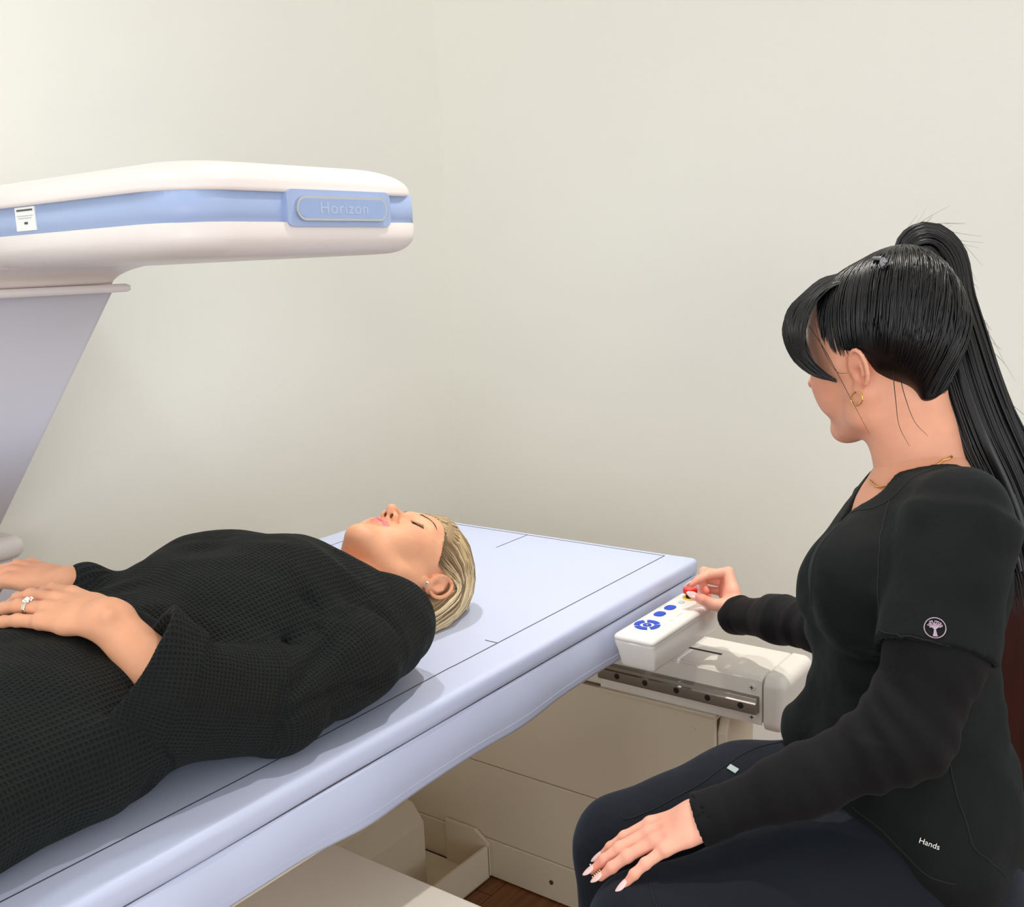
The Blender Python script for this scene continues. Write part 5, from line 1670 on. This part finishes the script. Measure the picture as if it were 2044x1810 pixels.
# hair ------------------------------------------------------------------------
TIE = W2B(np.array((1.4357,0.4094,1.3123)))
hb = Field((-0.10, -0.15, -0.11), (0.10, 0.11, 0.155), 0.0024)
hb.add(Ell((0, -0.014, 0.037), (0.0785, 0.0965, 0.0855)), 0.01)
hb.add(Cone((0, -0.050, 0.080), TIE, 0.038, 0.014), 0.045)
hb.add(Loft((0, -0.070, 0.02), (0, -0.060, -0.055), (0.058, 0.026), (0.040, 0.012), (1, 0, 0)), 0.03)
hb.sub(Ell((0, 0.098, -0.012), (0.072, 0.074, 0.0850)), 0.006)
for s in (-1, 1):
    hb.sub(Ell((s * 0.086, 0.004, -0.040), (0.034, 0.034, 0.062)), 0.006)
    hb.sub(Ell((s * 0.078, -0.024, -0.080), (0.034, 0.046, 0.070)), 0.006)
vhb, fhb = hb.mesh(2)
bhb = bvh_of(np.vstack([vb, vhb]), np.vstack([fb_, fhb + len(vb)]))
paths = []; rads = []; cols = []
rr = random.Random(21)
HLN = [(0.0, 0.74, 0.92), (0.42, 0.68, 0.74), (0.68, 0.62, 0.52), (0.82, 0.52, 0.20), (0.92, 0.26, -0.02), (0.99, 0.06, 0.14), (0.97, -0.22, 0.04), (0.88, -0.52, -0.32), (0.68, -0.70, -0.72), (0.35, -0.82, -0.98), (0.0, -0.84, -1.0)]
tied = normed(TIE - np.array((0, -0.01, 0.015)))
for s in (-1, 1):
    for i in range(850):
        t = rr.random()
        h0 = smoothpath([(s * a, b, c) for a, b, c in HLN], 201)[int(t * 200)]
        lat = rr.random() ** 1.6 * 0.75
        start = normed(h0) * (1 - lat) + tied * lat * 0.8
        ctl = [start, normed(start * 0.55 + tied * 0.45 + np.array((s * 0.10, 0, 0))), tied + np.array([rr.uniform(-.05, .05) for _ in range(3)])]
        dirs = smoothpath(ctl, 12)
        lift = rr.uniform(-0.0008, 0.0016)
        P = np.array([surf_local(bhb, d, (0, -0.01, 0.015), lift) for d in dirs])
        P[-1] = TIE + (P[-1] - TIE) * 0.4
        paths.append(B2W(P)); r0 = rr.uniform(0.0008, 0.0015)
        rads.append(np.interp(np.linspace(0, 1, 12), [0, 0.15, 1], [0.2 * r0, r0, r0]))
        cols.append(rr.random())
# ponytail: rises from the tie, arcs over and falls down the back
SP = [(1.4353,0.4092,1.3096), (1.4439,0.4024,1.3250), (1.4531,0.3856,1.3268), (1.4510,0.3690,1.3028), (1.4362,0.3574,1.2562), (1.4244,0.3402,1.2050), (1.4142,0.3170,1.1415), (1.4067,0.2926,1.0853), (1.4021,0.2644,1.0297), (1.3937,0.2416,0.9752), (1.3790,0.2258,0.9158), (1.3649,0.2156,0.8496)]
SPN = smoothpath(SP, 40)
TN = np.gradient(SPN, axis=0); TN /= np.linalg.norm(TN, axis=1)[:, None]
sdv = np.cross(TN, WV); sdv /= np.linalg.norm(sdv, axis=1)[:, None]
ww = np.interp(np.linspace(0, 1, 40), [0, 0.10, 0.25, 0.45, 0.65, 0.85, 1], [0.011, 0.024, 0.038, 0.044, 0.046, 0.040, 0.022])
dp = np.interp(np.linspace(0, 1, 40), [0, 0.10, 0.3, 0.6, 1], [0.010, 0.018, 0.026, 0.028, 0.018])
for i in range(900):
    a = rr.uniform(0, 2 * math.pi); q = math.sqrt(rr.uniform(0.25, 1.0))
    ph = rr.uniform(0, 6.3); am = rr.uniform(0, 0.09)
    tt = np.linspace(0, 1, 40)
    wob = 1 + am * np.sin(tt * rr.uniform(5, 12) + ph)
    P = SPN + sdv * (ww * q * math.cos(a) * wob)[:, None] + WV * (dp * q * math.sin(a))[:, None]
    n_end = int(rr.uniform(30, 40))
    P = P[:n_end]
    paths.append(P); r0 = rr.uniform(0.0009, 0.0018)
    rads.append(np.interp(np.linspace(0, 1, n_end), [0, 0.8, 1], [r0, r0, 0.1 * r0])); cols.append(rr.random())
# solid core of the ponytail
for i in range(7):
    a = i * 0.9
    P = SPN[:36] + sdv[:36] * (ww[:36] * 0.45 * math.cos(a))[:, None] + WV * (dp[:36] * 0.45 * math.sin(a))[:, None]
    paths.append(P); rads.append(ww[:36] * 0.42); cols.append(0.2)
# hair wrapped round the tie
tdir = normed(np.array(SP[1]) - np.array(SP[0]))
e1 = normed(np.cross(tdir, WV)); e2 = np.cross(tdir, e1)
for k in range(7):
    c_ = B2W(TIE[None])[0] + tdir * (-0.010 + 0.0035 * k)
    rg = 0.0175 - 0.0006 * k
    paths.append(np.array([c_ + (e1 * math.cos(a) + e2 * math.sin(a)) * rg + tdir * 0.003 * math.sin(a + k) for a in np.linspace(0, 2 * math.pi, 25)]))
    rads.append(np.full(25, 0.0024)); cols.append(0.6)
# long side-swept fringe; the far side mirrors the near side about the middle of the head
OUT = [(1.3676,0.4617,1.2967), (1.3745,0.5003,1.2862), (1.3611,0.5337,1.2539), (1.3489,0.5391,1.2189), (1.3363,0.5198,1.1846), (1.3196,0.4858,1.1674), (1.3009,0.4403,1.1594)]
INN = [(1.3376,0.4482,1.2879), (1.3209,0.4682,1.2801), (1.3044,0.4835,1.2582), (1.2933,0.4895,1.2302), (1.2858,0.4824,1.2021), (1.2840,0.4644,1.1803), (1.2890,0.4401,1.1621)]
OUT = np.array(OUT); INN = np.array(INN)
for s, n_ in ((1, 420), (-1, 160)):
    for i in range(n_):
        u = rr.random() ** 1.1
        C_ = OUT * (1 - u) + INN * u
        C_ = C_ + np.array([[rr.uniform(-1, 1) for _ in range(3)] for _ in range(7)]) * np.array([0.001, 0.002, 0.002, 0.002, 0.002, 0.002, 0.002])[:, None]
        if s < 0:
            q_ = W2B(C_); q_[:, 0] *= -1; q_[:, 1] -= 0.008; C_ = B2W(q_)
        P = smoothpath(C_, 26)
        n_end = int(rr.uniform(17, 26)); P = P[:n_end]
        paths.append(P); r0 = rr.uniform(0.0007, 0.0014)
        rads.append(np.interp(np.linspace(0, 1, n_end), [0, 0.72, 1], [r0, r0, 0.12 * r0])); cols.append(rr.random())
# loose strands
for P in ([(1.2826,0.4796,1.2342), (1.2701,0.4520,1.2010), (1.2670,0.4249,1.1553), (1.2745,0.3983,1.1023)], [(1.2875,0.4750,1.2402), (1.2680,0.4578,1.2104), (1.2632,0.4378,1.1802), (1.2715,0.4256,1.1766)],
          [(1.3153,0.3838,1.1762), (1.3060,0.3764,1.1399), (1.2982,0.3691,1.1100), (1.3013,0.3571,1.0851)], [(1.3194,0.3763,1.1697), (1.3137,0.3679,1.1456), (1.3103,0.3546,1.1153), (1.3170,0.3396,1.0964)]):
    paths.append(smoothpath(P, 24)); rads.append(np.interp(np.linspace(0, 1, 24), [0, 0.3, 1], [0.0006, 0.0005, 0.0002])); cols.append(0.3)
for i in range(90):
    k = rr.randint(2, 26)
    p = SPN[k] + sdv[k] * ww[k] * rr.choice([-1, 1]) * rr.uniform(0.8, 1.0) * (1 if k > 6 else 1)
    d = TN[k] + np.array([rr.uniform(-1, 1) for _ in range(3)]) * 0.35
    q = smoothpath([p, p + d * 0.02 + sdv[k] * rr.uniform(-.006, .006), p + d * 0.045 + np.array([rr.uniform(-1, 1) for _ in range(3)]) * 0.010], 10)
    paths.append(q); rads.append(np.linspace(0.0003, 0.00008, 10)); cols.append(0.5)
V_, F_, C_ = tubes(paths, rads, 4, cols)
vv, ff, cc = join([(B2W(vhb), fhb, np.full((len(vhb), 3), 0.1)), (V_, F_, C_)])
hairb = obj('hair', mesh_np('hair', vv, ff, cc), MT['black_hair'], tc_)
hairb['label'] = 'black hair in a high ponytail with long side fringe'
# clear claw clip beneath the tie
bhw = bvh_of(vv, ff)
cf = []
for k, P in enumerate(([(1.3346,0.4153,1.3060), (1.3350,0.4090,1.2983), (1.3366,0.4050,1.2920)], [(1.3366,0.4050,1.2920), (1.3332,0.4038,1.2846), (1.3332,0.4011,1.2759)], [(1.3373,0.4033,1.2894), (1.3349,0.4011,1.2833), (1.3360,0.3995,1.2776)])):
    Q = smoothpath(P, 12)
    cf.append(B2W([surf_local(bhb, W2B(q) - np.array((0, -0.01, 0.015)), (0, -0.01, 0.015), 0.0045) for q in Q]))
V_, F_ = tubes(cf, [np.linspace(0.0022, 0.0032, 12)] * 3, 8)
obj('hair_clip', mesh_np('hair_clip', V_, F_), MT['claw'], tc_)

# ------------------------------------------------------------------ stool
sx, sy = 1.30, 0.30
sl_ = empty('stool', (sx, sy, 0), 'black round swivel stool under the seated person, mostly hidden', 'stool')
loftbox('seat', [(0.335, 0.02), (0.340, 0.004), (0.355, 0.0), (0.385, 0.006), (0.392, 0.03)], sx, sy, 0.19, 0.19, 0.185, MT['vinyl_black'], sl_, 12)
cyl('post', (sx, sy, 0.09), (sx, sy, 0.335), 0.022, MT['chrome'], sl_)
for i in range(5):
    a = math.radians(72 * i + 20)
    e = (sx + 0.24 * math.cos(a), sy + 0.24 * math.sin(a))
    lg = cyl('leg', (sx, sy, 0.095), (e[0], e[1], 0.062), 0.014, MT['vinyl_black'], sl_, r2=0.010)
    cyl('caster', (e[0] - 0.012 * math.sin(a), e[1] + 0.012 * math.cos(a), 0.026), (e[0] + 0.012 * math.sin(a), e[1] - 0.012 * math.cos(a), 0.026), 0.026, MT['vinyl_black'], lg)
